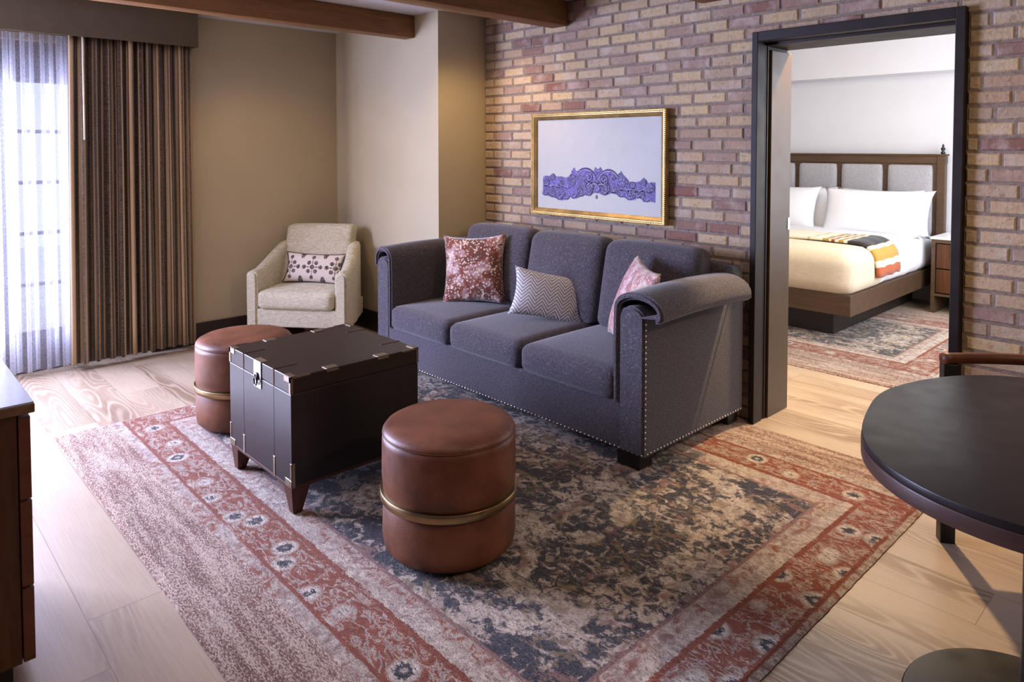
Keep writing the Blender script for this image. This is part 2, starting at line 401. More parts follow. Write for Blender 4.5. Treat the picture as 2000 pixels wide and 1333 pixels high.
def throw_material():
    n = NT('striped_wool_throw'); v = n.coords('UV'); x, y, z = n.sep(v)
    wob = n.math('ADD', x, n.math('MULTIPLY', n.math('SUBTRACT', n.noise(v, 5, 1), .5), .01))
    c = srgb(228, 216, 190)
    col = n.ramp(wob, [(0, c), (.28, srgb(186, 164, 120)), (.30, c), (.40, srgb(168, 136, 58)), (.45, c), (.47, srgb(150, 62, 38)), (.50, c), (.53, srgb(168, 136, 58)),
                       (.57, c), (.60, srgb(12, 14, 26)), (.75, c), (.78, srgb(184, 140, 52)), (.87, c), (.92, srgb(176, 84, 40))], 'CONSTANT')
    k = n.noise(v, 120, 2); n.bump(k, .3, .004)
    return n.done(n.mix(n.math('MULTIPLY', k, .08), col, srgb(240, 230, 210)), .95, spec=.1, Sheen_Weight=.2)
M['throw'] = throw_material()

# ------------------------------------------------------------------ object helpers
def obj(name, bm, mat, parent=None, smooth=False, loc=None, rot=None, auto=None):
    me = bpy.data.meshes.new(name); bm.to_mesh(me); bm.free()
    o = bpy.data.objects.new(name, me); COL.objects.link(o)
    if mat is not None: me.materials.append(M[mat] if isinstance(mat, str) else mat)
    if smooth or auto:
        for p in me.polygons: p.use_smooth = True
    if auto:
        lim = radians(auto)
        b2 = bmesh.new(); b2.from_mesh(me)
        for e in b2.edges:
            if len(e.link_faces) == 2 and e.calc_face_angle(0) > lim: e.smooth = False
        b2.to_mesh(me); b2.free()
    if loc is not None: o.location = loc
    if rot is not None: o.rotation_euler = rot
    if parent is not None: o.parent = parent
    return o
def tag(o, label, cat, group=None, kind=None):
    o['label'] = label; o['category'] = cat
    if group: o['group'] = group
    if kind: o['kind'] = kind
    return o
def thing(name, label, cat, loc=(0, 0, 0), rotz=0.0, group=None):
    o = bpy.data.objects.new(name, None); COL.objects.link(o); o.location = loc; o.rotation_euler = (0, 0, rotz)
    return tag(o, label, cat, group)
def struct(name, bm, mat, parent=None, **kw):
    o = obj(name, bm, mat, parent, **kw)
    if parent is None: o['kind'] = 'structure'
    return o
def B(): return bmesh.new()
def box(bm, x0, x1, y0, y1, z0, z1, bev=0.0, seg=2, mtx=None):
    c = ((x0+x1)/2, (y0+y1)/2, (z0+z1)/2)
    r = bmesh.ops.create_cube(bm, size=1, matrix=Matrix.Translation(c) @ Matrix.Diagonal((x1-x0, y1-y0, z1-z0, 1)))
    vs = r['verts']
    if bev > 0:
        es = list({e for v in vs for e in v.link_edges})
        q = bmesh.ops.bevel(bm, geom=es, offset=bev, segments=seg, affect='EDGES', profile=.5)
        vs = list({v for f in q['faces'] for v in f.verts} | {v for v in vs if v.is_valid})
    if mtx is not None:
        bmesh.ops.transform(bm, matrix=mtx, verts=[v for v in vs if v.is_valid])
    return bm
def lathe(bm, prof, n=48, cx=0, cy=0):
    rings = []
    for r, z in prof:
        if r < 1e-6: rings.append([bm.verts.new((cx, cy, z))])
        else: rings.append([bm.verts.new((cx+r*cos(2*pi*i/n), cy+r*sin(2*pi*i/n), z)) for i in range(n)])
    for a, b in zip(rings, rings[1:]):
        for i in range(n):
            j = (i+1) % n
            if len(a) == 1 and len(b) == 1: continue
            if len(a) == 1: bm.faces.new((a[0], b[j], b[i]))
            elif len(b) == 1: bm.faces.new((a[i], a[j], b[0]))
            else: bm.faces.new((a[i], a[j], b[j], b[i]))
    bmesh.ops.recalc_face_normals(bm, faces=bm.faces[:]); return bm
def tube(bm, pts, r, n=10, closed=False):
    pts = [Vector(p) for p in pts]; N = len(pts); rings = []
    for i, p in enumerate(pts):
        if closed: t = (pts[(i+1) % N]-pts[i-1])
        else: t = pts[min(i+1, N-1)]-pts[max(i-1, 0)]
        t.normalize(); up = Vector((0, 0, 1)) if abs(t.z) < .9 else Vector((1, 0, 0))
        a = t.cross(up).normalized(); b = t.cross(a).normalized()
        rr = r[i] if isinstance(r, (list, tuple)) else r
        rings.append([bm.verts.new(p+a*rr*cos(2*pi*k/n)+b*rr*sin(2*pi*k/n)) for k in range(n)])
    pr = list(zip(rings, rings[1:])) + ([(rings[-1], rings[0])] if closed else [])
    for a, b in pr:
        for k in range(n): bm.faces.new((a[k], a[(k+1) % n], b[(k+1) % n], b[k]))
    if not closed:
        bm.faces.new(rings[0][::-1]); bm.faces.new(rings[-1])
    bmesh.ops.recalc_face_normals(bm, faces=bm.faces[:]); return bm
def prism(bm, pts, z0, z1, bev=0.0):
    a = [bm.verts.new((x, y, z0)) for x, y in pts]; b = [bm.verts.new((x, y, z1)) for x, y in pts]
    bm.faces.new(a[::-1]); bm.faces.new(b); n = len(pts)
    for i in range(n): bm.faces.new((a[i], a[(i+1) % n], b[(i+1) % n], b[i]))
    bmesh.ops.recalc_face_normals(bm, faces=bm.faces[:])
    if bev: bmesh.ops.bevel(bm, geom=[e for e in bm.edges if abs(e.verts[0].co.z-e.verts[1].co.z) < 1e-6], offset=bev, segments=3, affect='EDGES', profile=.5)
    return bm
def cushion(bm, c, s, r=.05, n=14, puff=(0, 0, 0), warp=None):
    """rounded box of size s centred at c; puff bulges each pair of faces"""
    g = bmesh.new(); bmesh.ops.create_cube(g, size=2)
    bmesh.ops.subdivide_edges(g, edges=g.edges[:], cuts=n, use_grid_fill=True)
    hs = [x/2 for x in s]; rr = min(r, *[h*.98 for h in hs])
    mp = {}
    for v in g.verts:
        p = []
        for i in range(3):
            t = v.co[i]; t = math.copysign(abs(t)**.8, t) if abs(t) < .9999 else t
            p.append(t*hs[i])
        q = Vector([max(-(hs[i]-rr), min(hs[i]-rr, p[i])) for i in range(3)])
        d = Vector(p)-q
        if d.length > 1e-9: d = d.normalized()*rr
        P = q+d; u = [P[i]/hs[i] for i in range(3)]
        for i in range(3):
            j, k = (i+1) % 3, (i+2) % 3
            P[i] += puff[i]*u[i]*max(0, 1-u[j]**2)*max(0, 1-u[k]**2)
        if warp: P = warp(P, u)
        mp[v] = bm.verts.new(P+Vector(c))
    for f in g.faces: bm.faces.new([mp[v] for v in f.verts])
    g.free(); return bm
def pillow(bm, w, h, t, n=22, pinch=.10, ear=.02):
    """throw pillow lying in the xy plane, thickness along z"""
    for sgn in (1, -1):
        grid = []
        for i in range(n+1):
            row = []
            for j in range(n+1):
                x = -1+2*i/n; y = -1+2*j/n
                X = x*(1-pinch*(1-y*y)*abs(x)**2)*w/2; Y = y*(1-pinch*(1-x*x)*abs(y)**2)*h/2
                cr = (abs(x)*abs(y))**6
                X *= 1+ear*cr; Y *= 1+ear*cr
                e = max(0, (1-x**4))**.55*max(0, (1-y**4))**.55
                Z = sgn*(t/2*e*(.62+.38*(1-x*x)*(1-y*y)) + .0004)
                row.append(bm.verts.new((X, Y, Z)))
            grid.append(row)
        for i in range(n):
            for j in range(n):
                q = (grid[i][j], grid[i+1][j], grid[i+1][j+1], grid[i][j+1])
                bm.faces.new(q if sgn > 0 else q[::-1])
    bmesh.ops.remove_doubles(bm, verts=bm.verts[:], dist=.001)
    return bm
def copy_part(o, parent, loc=None):
    c = o.copy(); COL.objects.link(c); c.parent = parent
    if loc is not None: c.location = loc
    return c
def copy_thing(root, loc, rotz, label):
    r = root.copy(); COL.objects.link(r); r.location = loc; r.rotation_euler = (0, 0, rotz); r['label'] = label
    for ch in list(root.children):
        c = copy_part(ch, r)
        for gch in ch.children: copy_part(gch, c)
    return r

# ------------------------------------------------------------------ room shell
BV = 3.60      # brick face
CZ = 2.485     # ceiling
UW = -5.56     # window wall
PU, PV = -4.11, 3.148   # pier corner
D0, D1, DZ = -1.862, -0.943, 2.05   # door opening

bm = B(); box(bm, -5.7, 2.2, -2.0, 8.0, -.05, 0); struct('floor', bm, 'floor')
bm = B(); box(bm, -5.7, 2.2, -2.0, 3.9, CZ, CZ+.06); struct('ceiling', bm, 'ceil')
# left wall with the opening for the glazed doors
WV0, WV1, WZ = -1.85, 1.62, 2.20
bm = B()
box(bm, UW-.16, UW, -2.0, WV0, 0, CZ); box(bm, UW-.16, UW, WV1, 3.3, 0, CZ); box(bm, UW-.16, UW, WV0, WV1, WZ, CZ)
struct('wall_left', bm, 'wall')
bm = B(); box(bm, UW, PU, PV, BV+.3, 0, CZ); struct('wall_pier', bm, 'wall')
# wall between the rooms: mortar face with opening
bm = B()
box(bm, PU, D0-.03, BV, 3.92, 0, CZ); box(bm, D1+.04, 2.2, BV, 3.92, 0, CZ); box(bm, D0-.03, D1+.04, BV, 3.92, DZ+.06, CZ)
struct('wall_back', bm, 'mortar')
# bricks
bm = B(); CH = .0672; BL = .205
def brick(x0, x1, z0, z1):
    x0 += random.uniform(0, .003); x1 -= random.uniform(0, .003); z0 += random.uniform(0, .0025); z1 -= random.uniform(0, .0025)
    y = BV - random.uniform(.004, .009); i = .006; t = [random.uniform(-.0015, .0015) for _ in range(8)]
    o = [bm.verts.new(p) for p in ((x0, BV+.001, z0), (x1, BV+.001, z0), (x1, BV+.001, z1), (x0, BV+.001, z1))]
    m = [bm.verts.new(p) for p in ((x0, y+i, z0+t[0]), (x1, y+i, z0+t[1]), (x1, y+i, z1+t[2]), (x0, y+i, z1+t[3]))]
    f = [bm.verts.new(p) for p in ((x0+i, y, z0+i+t[0]), (x1-i, y, z0+i+t[1]), (x1-i, y, z1-i+t[2]), (x0+i, y, z1-i+t[3]))]
    bm.faces.new(f)
    for a, b in ((o, m), (m, f)):
        for k in range(4): bm.faces.new((a[k], a[(k+1) % 4], b[(k+1) % 4], b[k]))
rows = int(CZ/CH)+1
for r in range(rows):
    z0 = r*CH+.005; z1 = (r+1)*CH-.005
    if z1 > CZ-.001: z1 = CZ-.001
    if z1-z0 < .01: continue
    x = PU + (.002 if r % 2 == 0 else .002-BL*.5)
    while x < 2.19:
        ln = BL*random.uniform(.94, 1.06)
        a, b = max(x+.005, PU+.001), min(x+ln-.005, 2.19)
        segs = [(a, b)]
        if z1 < DZ+.07:
            out = []
            for p, q in segs:
                if q <= D0-.04 or p >= D1+.045: out.append((p, q))
                else:
                    if p < D0-.04: out.append((p, D0-.036))
                    if q > D1+.045: out.append((D1+.041, q))
            segs = out
        for p, q in segs:
            if q-p > .02: brick(p, q, z0, z1)
        x += ln
bmesh.ops.recalc_face_normals(bm, faces=bm.faces[:])
struct('wall_back_brickwork', bm, 'brick')
bm = B(); box(bm, 2.05, 2.2, -2.0, BV, 0, CZ); struct('wall_right', bm, 'walldark')
bm = B(); box(bm, -5.7, 2.2, -2.0, -1.85, 0, CZ); struct('wall_front', bm, 'walldark')
# baseboards
bm = B(); box(bm, UW, UW+.016, WV1, PV, 0, .16, .003); struct('baseboard_left', bm, 'base')
bm = B(); box(bm, UW+.016, PU, PV-.016, PV, 0, .16, .003); struct('baseboard_pier', bm, 'base')
# door frame
fr = bpy.data.objects.new('door_1', None); COL.objects.link(fr); fr['kind'] = 'structure'
bm = B()
box(bm, -1.895, -1.862, 3.55, 3.64, 0, 2.113, .003); box(bm, -.943, -.904, 3.55, 3.64, 0, 2.113, .003); box(bm, -1.862, -.943, 3.55, 3.64, 2.062, 2.113, .003)
obj('door_casing', bm, 'frame', fr)
bm = B()
box(bm, -1.892, -1.874, 3.64, 3.92, 0, 2.08); box(bm, -.931, -.908, 3.64, 3.92, 0, 2.08); box(bm, -1.874, -.931, 3.64, 3.92, 2.048, 2.08)
box(bm, -1.874, -1.868, 3.652, 3.662, 0, 2.048); box(bm, -1.874, -1.866, 3.672, 3.684, 0, 2.048)
obj('door_jamb', bm, 'frame', fr)
bm = B(); box(bm, -1.874, -1.856, 3.70, 3.935, 0, 2.03, .003); obj('door_leaf_edge', bm, 'reveal', fr)
bm = B(); box(bm, -1.8565, -1.853, 3.905, 3.932, 1.03, 1.10, .001); o = obj('strike_plate', bm, 'chrome', fr)
# beams
def beam(u0, u1, v1, name):
    bm = B(); box(bm, u0, u1, -1.85, v1, 2.318, CZ, .006, 2); return struct(name, bm, 'beam', auto=35)
beam(-4.515, -4.395, PV, 'trim_1'); beam(-3.395, -3.25, BV-.012, 'trim_2'); beam(-2.225, -2.08, BV-.012, 'trim_3')

# bedroom shell
bm = B(); box(bm, -5.2, 0.5, 7.72, 7.85, 0, 2.75); struct('wall_bedroom_back', bm, 'white')
bm = B(); box(bm, -5.3, -5.2, 3.92, 7.85, 0, 2.75); struct('wall_bedroom_left', bm, 'white')
bm = B(); box(bm, .4, .5, 3.92, 7.85, 0, 2.75); struct('wall_bedroom_right', bm, 'white')
bm = B(); box(bm, -5.2, D0-.03, 3.92, 3.935, 0, 2.6); box(bm, D1+.04, .4, 3.92, 3.935, 0, 2.6); box(bm, D0-.03, D1+.04, 3.92, 3.935, DZ+.06, 2.6); struct('wall_bedroom_front', bm, 'white')
bm = B(); box(bm, -5.2, .4, 3.9, 7.85, 2.56, 2.62); struct('ceiling_bedroom', bm, 'white')
bm = B(); box(bm, -5.2, .4, 7.40, 7.72, 2.21, 2.56); struct('trim_4', bm, 'white')

# ------------------------------------------------------------------ window: glazed doors
win = bpy.data.objects.new('window_1', None); COL.objects.link(win); win['kind'] = 'structure'
bm = B(); XF = UW-.09
box(bm, XF-.03, XF+.03, WV0, WV0+.05, .0, WZ); box(bm, XF-.03, XF+.03, WV1-.05, WV1, .0, WZ); box(bm, XF-.03, XF+.03, WV0, WV1, WZ-.06, WZ)
box(bm, XF-.03, XF+.04, WV0, WV1, 0, .045)
obj('window_frame', bm, 'muntin', win)
leaves = [(-1.80, -.96), (-.95, -.11), (-.10, .73), (.74, 1.57)]
for a, b in leaves:
    bm = B()
    for y0, y1 in ((a, a+.05), (b-.05, b)): box(bm, XF-.02, XF+.02, y0, y1, .045, WZ-.06, .002)
    box(bm, XF-.02, XF+.02, a, b, .045, .27, .002); box(bm, XF-.02, XF+.02, a, b, 1.93, WZ-.06, .002)
    for z in (.58, .925, 1.265, 1.605): box(bm, XF-.012, XF+.012, a, b, z-.012, z+.012)
    m_ = (a+b)/2; box(bm, XF-.011, XF+.011, m_-.011, m_+.011, .27, 1.93)
    s = obj('window_sash', bm, 'muntin', win)
    g = B(); box(g, XF-.003, XF+.003, a+.04, b-.04, .26, 1.94); obj('pane', g, 'glass', s)
bm = B(); box(bm, -13, UW-.16, -6, 7, -.12, -.04)
o = obj('terrace', bm, 'ground'); tag(o, 'pale terrace paving outside the glazed doors', 'terrace', kind='structure')

# sheer curtain
def drape_mesh(bm, u0, v0, v1, z0, z1, folds, amp, seed, nper=14, hem=.0, jit=.35, nz=10, flare=0.0):
    rnd = random.Random(seed); n = folds*nper
    ws = [1+rnd.uniform(-jit, jit) for _ in range(folds)]; tot = sum(ws); ph = []
    for k, w in enumerate(ws):
        for i in range(nper): ph.append((k+i/nper, w/nper/tot))
    uvl = bm.loops.layers.uv.new('UVMap')
    am = [amp*rnd.uniform(.6, 1.15) for _ in range(folds+1)]; cols = []; t = 0; arc = 0; last = None
    for k, (p, dw) in enumerate(ph+[(folds, 0)]):
        a = am[min(int(p), folds-1)]; s = sin(2*pi*p); fu = a*math.copysign(abs(s)**.75, s)
        sh = .30*(v1-v0)/folds*sin(4*pi*p)
        col = []
        for j in range(nz+1):
            q = j/nz; z = z0+(z1-z0)*q
            sp = 1+flare*(1-q)
            vv = v1-(v1-(v0+(v1-v0)*t+sh))*sp
            col.append((u0+fu*(.75+.35*(1-q)) + .004*sin(7*q+k*.13), vv, z))
        if last is not None: arc += sqrt((col[0][0]-last[0])**2+(col[0][1]-last[1])**2)
        last = col[0]; cols.append((arc, col)); t += dw
    vs = [[bm.verts.new(p) for p in c] for _, c in cols]
    for i in range(len(vs)-1):
        for j in range(nz):
            f = bm.faces.new((vs[i][j], vs[i+1][j], vs[i+1][j+1], vs[i][j+1]))
            for lp, (ii, jj) in zip(f.loops, ((i, j), (i+1, j), (i+1, j+1), (i, j+1))):
                lp[uvl].uv = (cols[ii][0], cols[ii][1][jj][2])
    return bm
bm = B(); drape_mesh(bm, UW+.042, .58, 1.16, .03, 2.24, 7, .024, 3, jit=.5)
o = obj('sheer_curtain', bm, 'sheer', smooth=True); tag(o, 'white sheer voile curtain hanging in front of the glazed doors', 'curtain')
cr = thing('drapery_panel', 'full length brown and gold drape with fold shade coloured in as stripes, gathered beside the sheer curtain', 'curtain', (0, 0, 0))
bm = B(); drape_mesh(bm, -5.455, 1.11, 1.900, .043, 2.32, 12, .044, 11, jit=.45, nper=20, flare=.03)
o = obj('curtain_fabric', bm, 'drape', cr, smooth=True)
md = o.modifiers.new('solid', 'SOLIDIFY'); md.thickness = .003
bm = B(); tube(bm, [(-5.400, 1.185, 2.30), (-5.400, 1.185, 1.55)], .006, 10); obj('draw_wand', bm, 'cord', cr, smooth=True)
vl = thing('curtain_valance', 'taupe box valance hiding the curtain heads above the glazed doors', 'valance', (UW, 0, 0))
bm = B(); box(bm, .165, .18, -1.5, 1.925, 2.232, CZ-.001, .002); obj('front_board', bm, 'valance', vl)
bm = B(); box(bm, .001, .165, 1.905, 1.925, 2.232, CZ-.001, .002); obj('end_board', bm, 'valance', vl)

# ------------------------------------------------------------------ rugs
def make_rug(name, u0, v0, L, Wd, label, seed, rot=0.0, plain_ends=.285):
    bm = B(); nx, ny = 110, 94; rnd = random.Random(5)
    a = []
    for i in range(nx+1):
        row = []
        for j in range(ny+1):
            x = L*i/nx; y = Wd*j/ny
            if i in (0, nx): x += rnd.uniform(-.0015, .0015)
            if j in (0, ny): y += rnd.uniform(-.0015, .0015)
            row.append(bm.verts.new((x, y, .012 if 0 < i < nx and 0 < j < ny else .004)))
        a.append(row)
    for i in range(nx):
        for j in range(ny): bm.faces.new((a[i][j], a[i+1][j], a[i+1][j+1], a[i][j+1]))
    r = bmesh.ops.extrude_face_region(bm, geom=bm.faces[:])
    for v in r['geom']:
        if isinstance(v, bmesh.types.BMVert): v.co.z = .0008
    bmesh.ops.recalc_face_normals(bm, faces=bm.faces[:])
    o = obj(name, bm, rug_material(L, Wd, seed, plain_ends), loc=(u0, v0, 0), rot=(0, 0, rot))
    return tag(o, label, 'rug')
make_rug('area_rug', -4.25, .765, 3.31, 2.78, 'large distressed oriental rug in rust, cream and navy under sofa and trunk table', 2.7, -.006)
make_rug('bedroom_rug', -5.0, 4.72, 3.55, 2.42, 'distressed rust and grey oriental rug under the bed beyond the doorway', 8.1, 0, .36)

# ------------------------------------------------------------------ sofa
SF = thing('sofa', 'three seat charcoal tweed sofa with rolled arms and nailhead trim against brick wall', 'sofa', (-1.905, 2.62, 0))
SW = 2.195   # width, local x from -SW to 0 ; local y back
DPT = .915
bm = B()
box(bm, -SW+.012, -.004, .0, .05, .085, .31, .012, 3)        # front rail
box(bm, -SW+.02, -.012, .03, DPT-.02, .085, .30, .01, 2)
obj('base_frame', bm, 'sofa', SF, auto=40)
# back frame
bm = B(); cushion(bm, (-SW/2, DPT-.075, .485), (SW-.01, .15, .79), .045, 10)
obj('backrest', bm, 'sofa', SF, smooth=True)
def arm(side):
    """side=+1: right arm, outer face at x=0 ; profile in local (x,z)"""
    lip = .088 if side > 0 else .004
    wd = .155; zt = .835
    X = (lambda x: x) if side > 0 else (lambda x: -SW-x)
    # inner core post
    core = B(); pts = [(-wd+.012, .085), (0, .085), (0, .715)]
    for k in range(9):
        a = k/8*pi; pts.append((-(wd-.012)/2+(wd-.012)/2*cos(a)*1.0, .715+.055*sin(a)))
    pts = pts[:3]+pts[4:-1]+[(-wd+.012, .715)]
    def ext(bmx, pts, y0, y1):
        a = [bmx.verts.new((X(x), y0, z)) for x, z in pts]; b = [bmx.verts.new((X(x), y1, z)) for x, z in pts]
        bmx.faces.new(a); bmx.faces.new(b[::-1]); n = len(pts)
        for i in range(n): bmx.faces.new((a[i], b[i], b[(i+1) % n], a[(i+1) % n]))
        bmesh.ops.recalc_face_normals(bmx, faces=bmx.faces[:])
    ext(core, pts, -.004, DPT-.03)
    es = [e for e in core.edges if abs(e.verts[0].co.y-e.verts[1].co.y) < 1e-6 and e.verts[0].co.y < .1]
    bmesh.ops.bevel(core, geom=es, offset=.010, segments=3, affect='EDGES')
    obj('arm_panel', core, 'sofa', SF, auto=35)
    # padded roll draped over the top
    pad = B(); th = .034
    cl = [(-wd-.002, .30), (-wd-.004, .60), (-wd-.002, .70)]
    cxr = (-wd+lip)/2+.0; rx = (lip+wd)/2
    for k in range(0, 13):
        a = pi-k/12*pi
        cl.append((cxr+rx*cos(a), .748+.074*sin(a)**.9 if sin(a) > 0 else .748))
    if side > 0: cl += [(lip+.001, .738), (lip-.010, .730), (lip-.028, .728)]
    else: cl += [(lip-.002, .70)]
    n = len(cl); outer = []; inner = []
    for i, (x, z) in enumerate(cl):
        p0 = Vector(cl[max(i-1, 0)]); p1 = Vector(cl[min(i+1, n-1)]); t = (p1-p0).normalized(); nn = Vector((t.y, -t.x))
        outer.append((x-nn.x*th*.5, z-nn.y*th*.5)); inner.append((x+nn.x*th*.5, z+nn.y*th*.5))
    loop = outer+inner[::-1]
    ny = 8; y0, y1 = -.012, .76; rings = []
    for j in range(ny+1):
        q = j/ny; y = y0+(y1-y0)*q; g = .016*q if side > 0 else 0
        sc = 1.0
        rings.append([pad.verts.new((X(x+(g if x > -wd*.5 else 0)), y, z+.012*sin(pi*q)*(1 if z > .7 else 0))) for x, z in loop])
    m = len(loop)
    for a, b in zip(rings, rings[1:]):
        for i in range(m): pad.faces.new((a[i], a[(i+1) % m], b[(i+1) % m], b[i]))
    pad.faces.new(rings[0]); pad.faces.new(rings[-1][::-1])
    bmesh.ops.recalc_face_normals(pad, faces=pad.faces[:])
    es = [e for e in pad.edges if abs(e.verts[0].co.y-e.verts[1].co.y) < 1e-6 and (abs(e.verts[0].co.y-y0) < 1e-5 or abs(e.verts[0].co.y-y1) < 1e-5)]
    bmesh.ops.bevel(pad, geom=es, offset=.011, segments=3, affect='EDGES')
    obj('arm_roll', pad, 'sofa', SF, auto=50)
arm(1); arm(-1)
seatb = [(-SW+.165, -SW+.775), (-SW+.782, -SW+1.388), (-SW+1.395, -.16)]
for a, b in seatb:
    bm = B(); cushion(bm, ((a+b)/2, .345, .378), (b-a, .73, .155), .048, 14, puff=(.006, .012, .018)); obj('seat_cushion', bm, 'sofa', SF, smooth=True)
backb = [(-SW+.155, -SW+.80), (-SW+.805, -SW+1.42), (-SW+1.425, -.125)]
for a, b in backb:
    def wp(P, u):
        P.y += -.10*(-u[2])*.5 + .02; return P
    bm = B(); cushion(bm, ((a+b)/2, .665, .70), (b-a, .17, .50), .06, 14, puff=(.0, .035, .012), warp=wp); obj('back_cushion', bm, 'sofa', SF, smooth=True)
for x, y in ((-.16, .01), (-.16, DPT-.12), (-SW+.03, .01), (-SW+.03, DPT-.12)):
    bm = B(); box(bm, x, x+.13, y, y+.10, .013, .086, .004); obj('leg', bm, 'black', SF)
nails = []
x = -SW+.012
while x < -.004: nails.append((x, -.0015, .094, 0)); x += .0262
z = .12
while z < .70: nails.append((.0005, .012, z, 1)); z += .0262
y = .03
while y < DPT-.03: nails.append((.0005, y, .094, 1)); y += .0262
def nail_mesh(bm, n_):
    x, y, z, s = n_
    r = bmesh.ops.create_uvsphere(bm, u_segments=8, v_segments=5, radius=.0055)
    sc = Matrix.Diagonal((.6, 1, 1, 1)) if s else Matrix.Diagonal((1, .6, 1, 1))
    bmesh.ops.transform(bm, matrix=Matrix.Translation((x, y, z)) @ sc, verts=r['verts'])
front = sorted(nails, key=lambda q: (q[3], -q[0]))
vert = [q for q in nails if q[3] and q[1] == .012]; hor = [q for q in nails if not q[3]][::-1]
ind = (vert + hor)[:100]; rest = [q for q in nails if q not in ind]
pa = B(); nail_mesh(pa, (0, 0, 0, 0)); na = obj('nailhead', pa, 'nail', SF, smooth=True)
pb = B(); nail_mesh(pb, (0, 0, 0, 1)); nb = obj('nailhead', pb, 'nail', SF, smooth=True)
fa = fb = True
for q in ind:
    if q[3]:
        if fb: nb.location = q[:3]; fb = False
        else: copy_part(nb, SF, q[:3])
    else:
        if fa: na.location = q[:3]; fa = False
        else: copy_part(na, SF, q[:3])
bm = B()
for q in rest: nail_mesh(bm, q)
o = obj('nailhead_row', bm, 'nail', SF, smooth=True); o['kind'] = 'stuff'

def place_pillow(name, label, mat, w, h, t, loc, yaw, lean, roll=0.0, group=None, piping=False):
    """yaw: direction (radians) its face looks towards in plan; lean: degrees tipped back"""
    bm = B(); pillow(bm, w, h, t)
    r = Matrix.Rotation(yaw+pi/2, 4, 'Z') @ Matrix.Rotation(radians(90-lean), 4, 'X') @ Matrix.Rotation(radians(roll), 4, 'Z')
    if piping:
        root = thing(name, label, 'cushion', loc); root.rotation_euler = r.to_euler()
        obj('cushion_cover', bm, mat, root, smooth=True)
        pts = []; N = 80
        for k in range(N):
            a = k/N*4; s_, f_ = int(a), a-int(a)
            x, y = [(-1+2*f_, -1), (1, -1+2*f_), (1-2*f_, 1), (-1, 1-2*f_)][s_]
            X = x*(1-.10*(1-y*y)*abs(x)**2)*w/2; Y = y*(1-.10*(1-x*x)*abs(y)**2)*h/2
            cr = (abs(x)*abs(y))**6; pts.append((X*(1+.02*cr)*.995, Y*(1+.02*cr)*.995, 0))
        pb_ = B(); tube(pb_, pts, .0045, 8, closed=True); obj('piping', pb_, 'piping', root, smooth=True)
        return root
    o = obj(name, bm, mat, smooth=True, loc=loc); o.rotation_euler = r.to_euler()
    if group: o['group'] = group
    return tag(o, label, 'cushion', group)
# faces look towards the camera side
yc = atan2(-.687, .727)
place_pillow('throw_pillow', 'square rust and pink floral velvet pillow at the left arm of the sofa', 'velvet', .435, .46, .15, (-3.61, 3.06, .685), yc-.22, 14, 3)
place_pillow('throw_pillow', 'rose and gold floral velvet pillow half hidden behind the right sofa arm', 'velvet2', .46, .46, .15, (-2.245, 2.985, .68), radians(-128), 20, -4)
place_pillow('lumbar_pillow', 'oblong grey chevron knit pillow leaning on the middle sofa cushions', 'chevron', .46, .29, .11, (-2.935, 3.08, .605), yc+.14, 22, -12)

# ------------------------------------------------------------------ trunk table
TU, TV = -2.648, 1.285; TW, TD = .614, .62
T = thing('trunk_table', 'square espresso wood trunk table with brass corner fittings on tapered legs', 'table', (TU, TV, 0))
Z0, Z1, ZL = .128, .580, .510
bm = B(); box(bm, -TW, 0, 0, TD, Z0, ZL-.002, .002)
obj('trunk_body', bm, 'trunk', T)
bm = B(); box(bm, -TW, 0, 0, TD, ZL+.002, Z1, .003); box(bm, -TW+.004, -.004, .004, TD-.004, ZL-.003, ZL+.003)
lid = obj('trunk_lid', bm, 'trunktop', T)
bm = B(); box(bm, -TW-.001, .001, -.001, TD+.001, Z0-.006, Z0+.006, .001); obj('base_trim', bm, 'trunkleg', T)
for dx, dy in ((0, 0), (1, 0), (0, 1), (1, 1)):
    bm = B(); s = .082; e = .042; sx = 1 if dx == 0 else -1; sy = 1 if dy == 0 else -1
    ox = -TW if dx == 0 else 0; oy = 0 if dy == 0 else TD
    top = [(0, 0), (s, 0), (s, s), (0, s)]; bot = [(.012, .012), (e+.008, .012), (e+.008, e+.008), (.012, e+.008)]
    a = [bm.verts.new((ox+sx*x, oy+sy*y, Z0-.004)) for x, y in top]; b = [bm.verts.new((ox+sx*x, oy+sy*y, .013)) for x, y in bot]
    bm.faces.new(a); bm.faces.new(b)
    for i in range(4): bm.faces.new((a[i], a[(i+1) % 4], b[(i+1) % 4], b[i]))
    bmesh.ops.recalc_face_normals(bm, faces=bm.faces[:]); bmesh.ops.bevel(bm, geom=bm.edges[:], offset=.003, segments=2, affect='EDGES')
    obj('leg', bm, 'trunkleg', T)
t_ = .0022
def plate(name, boxes, mat='fitting', parent=T):
    bm = B()
    for b_ in boxes: box(bm, *b_, .0006, 1)
    return obj(name, bm, mat, parent)
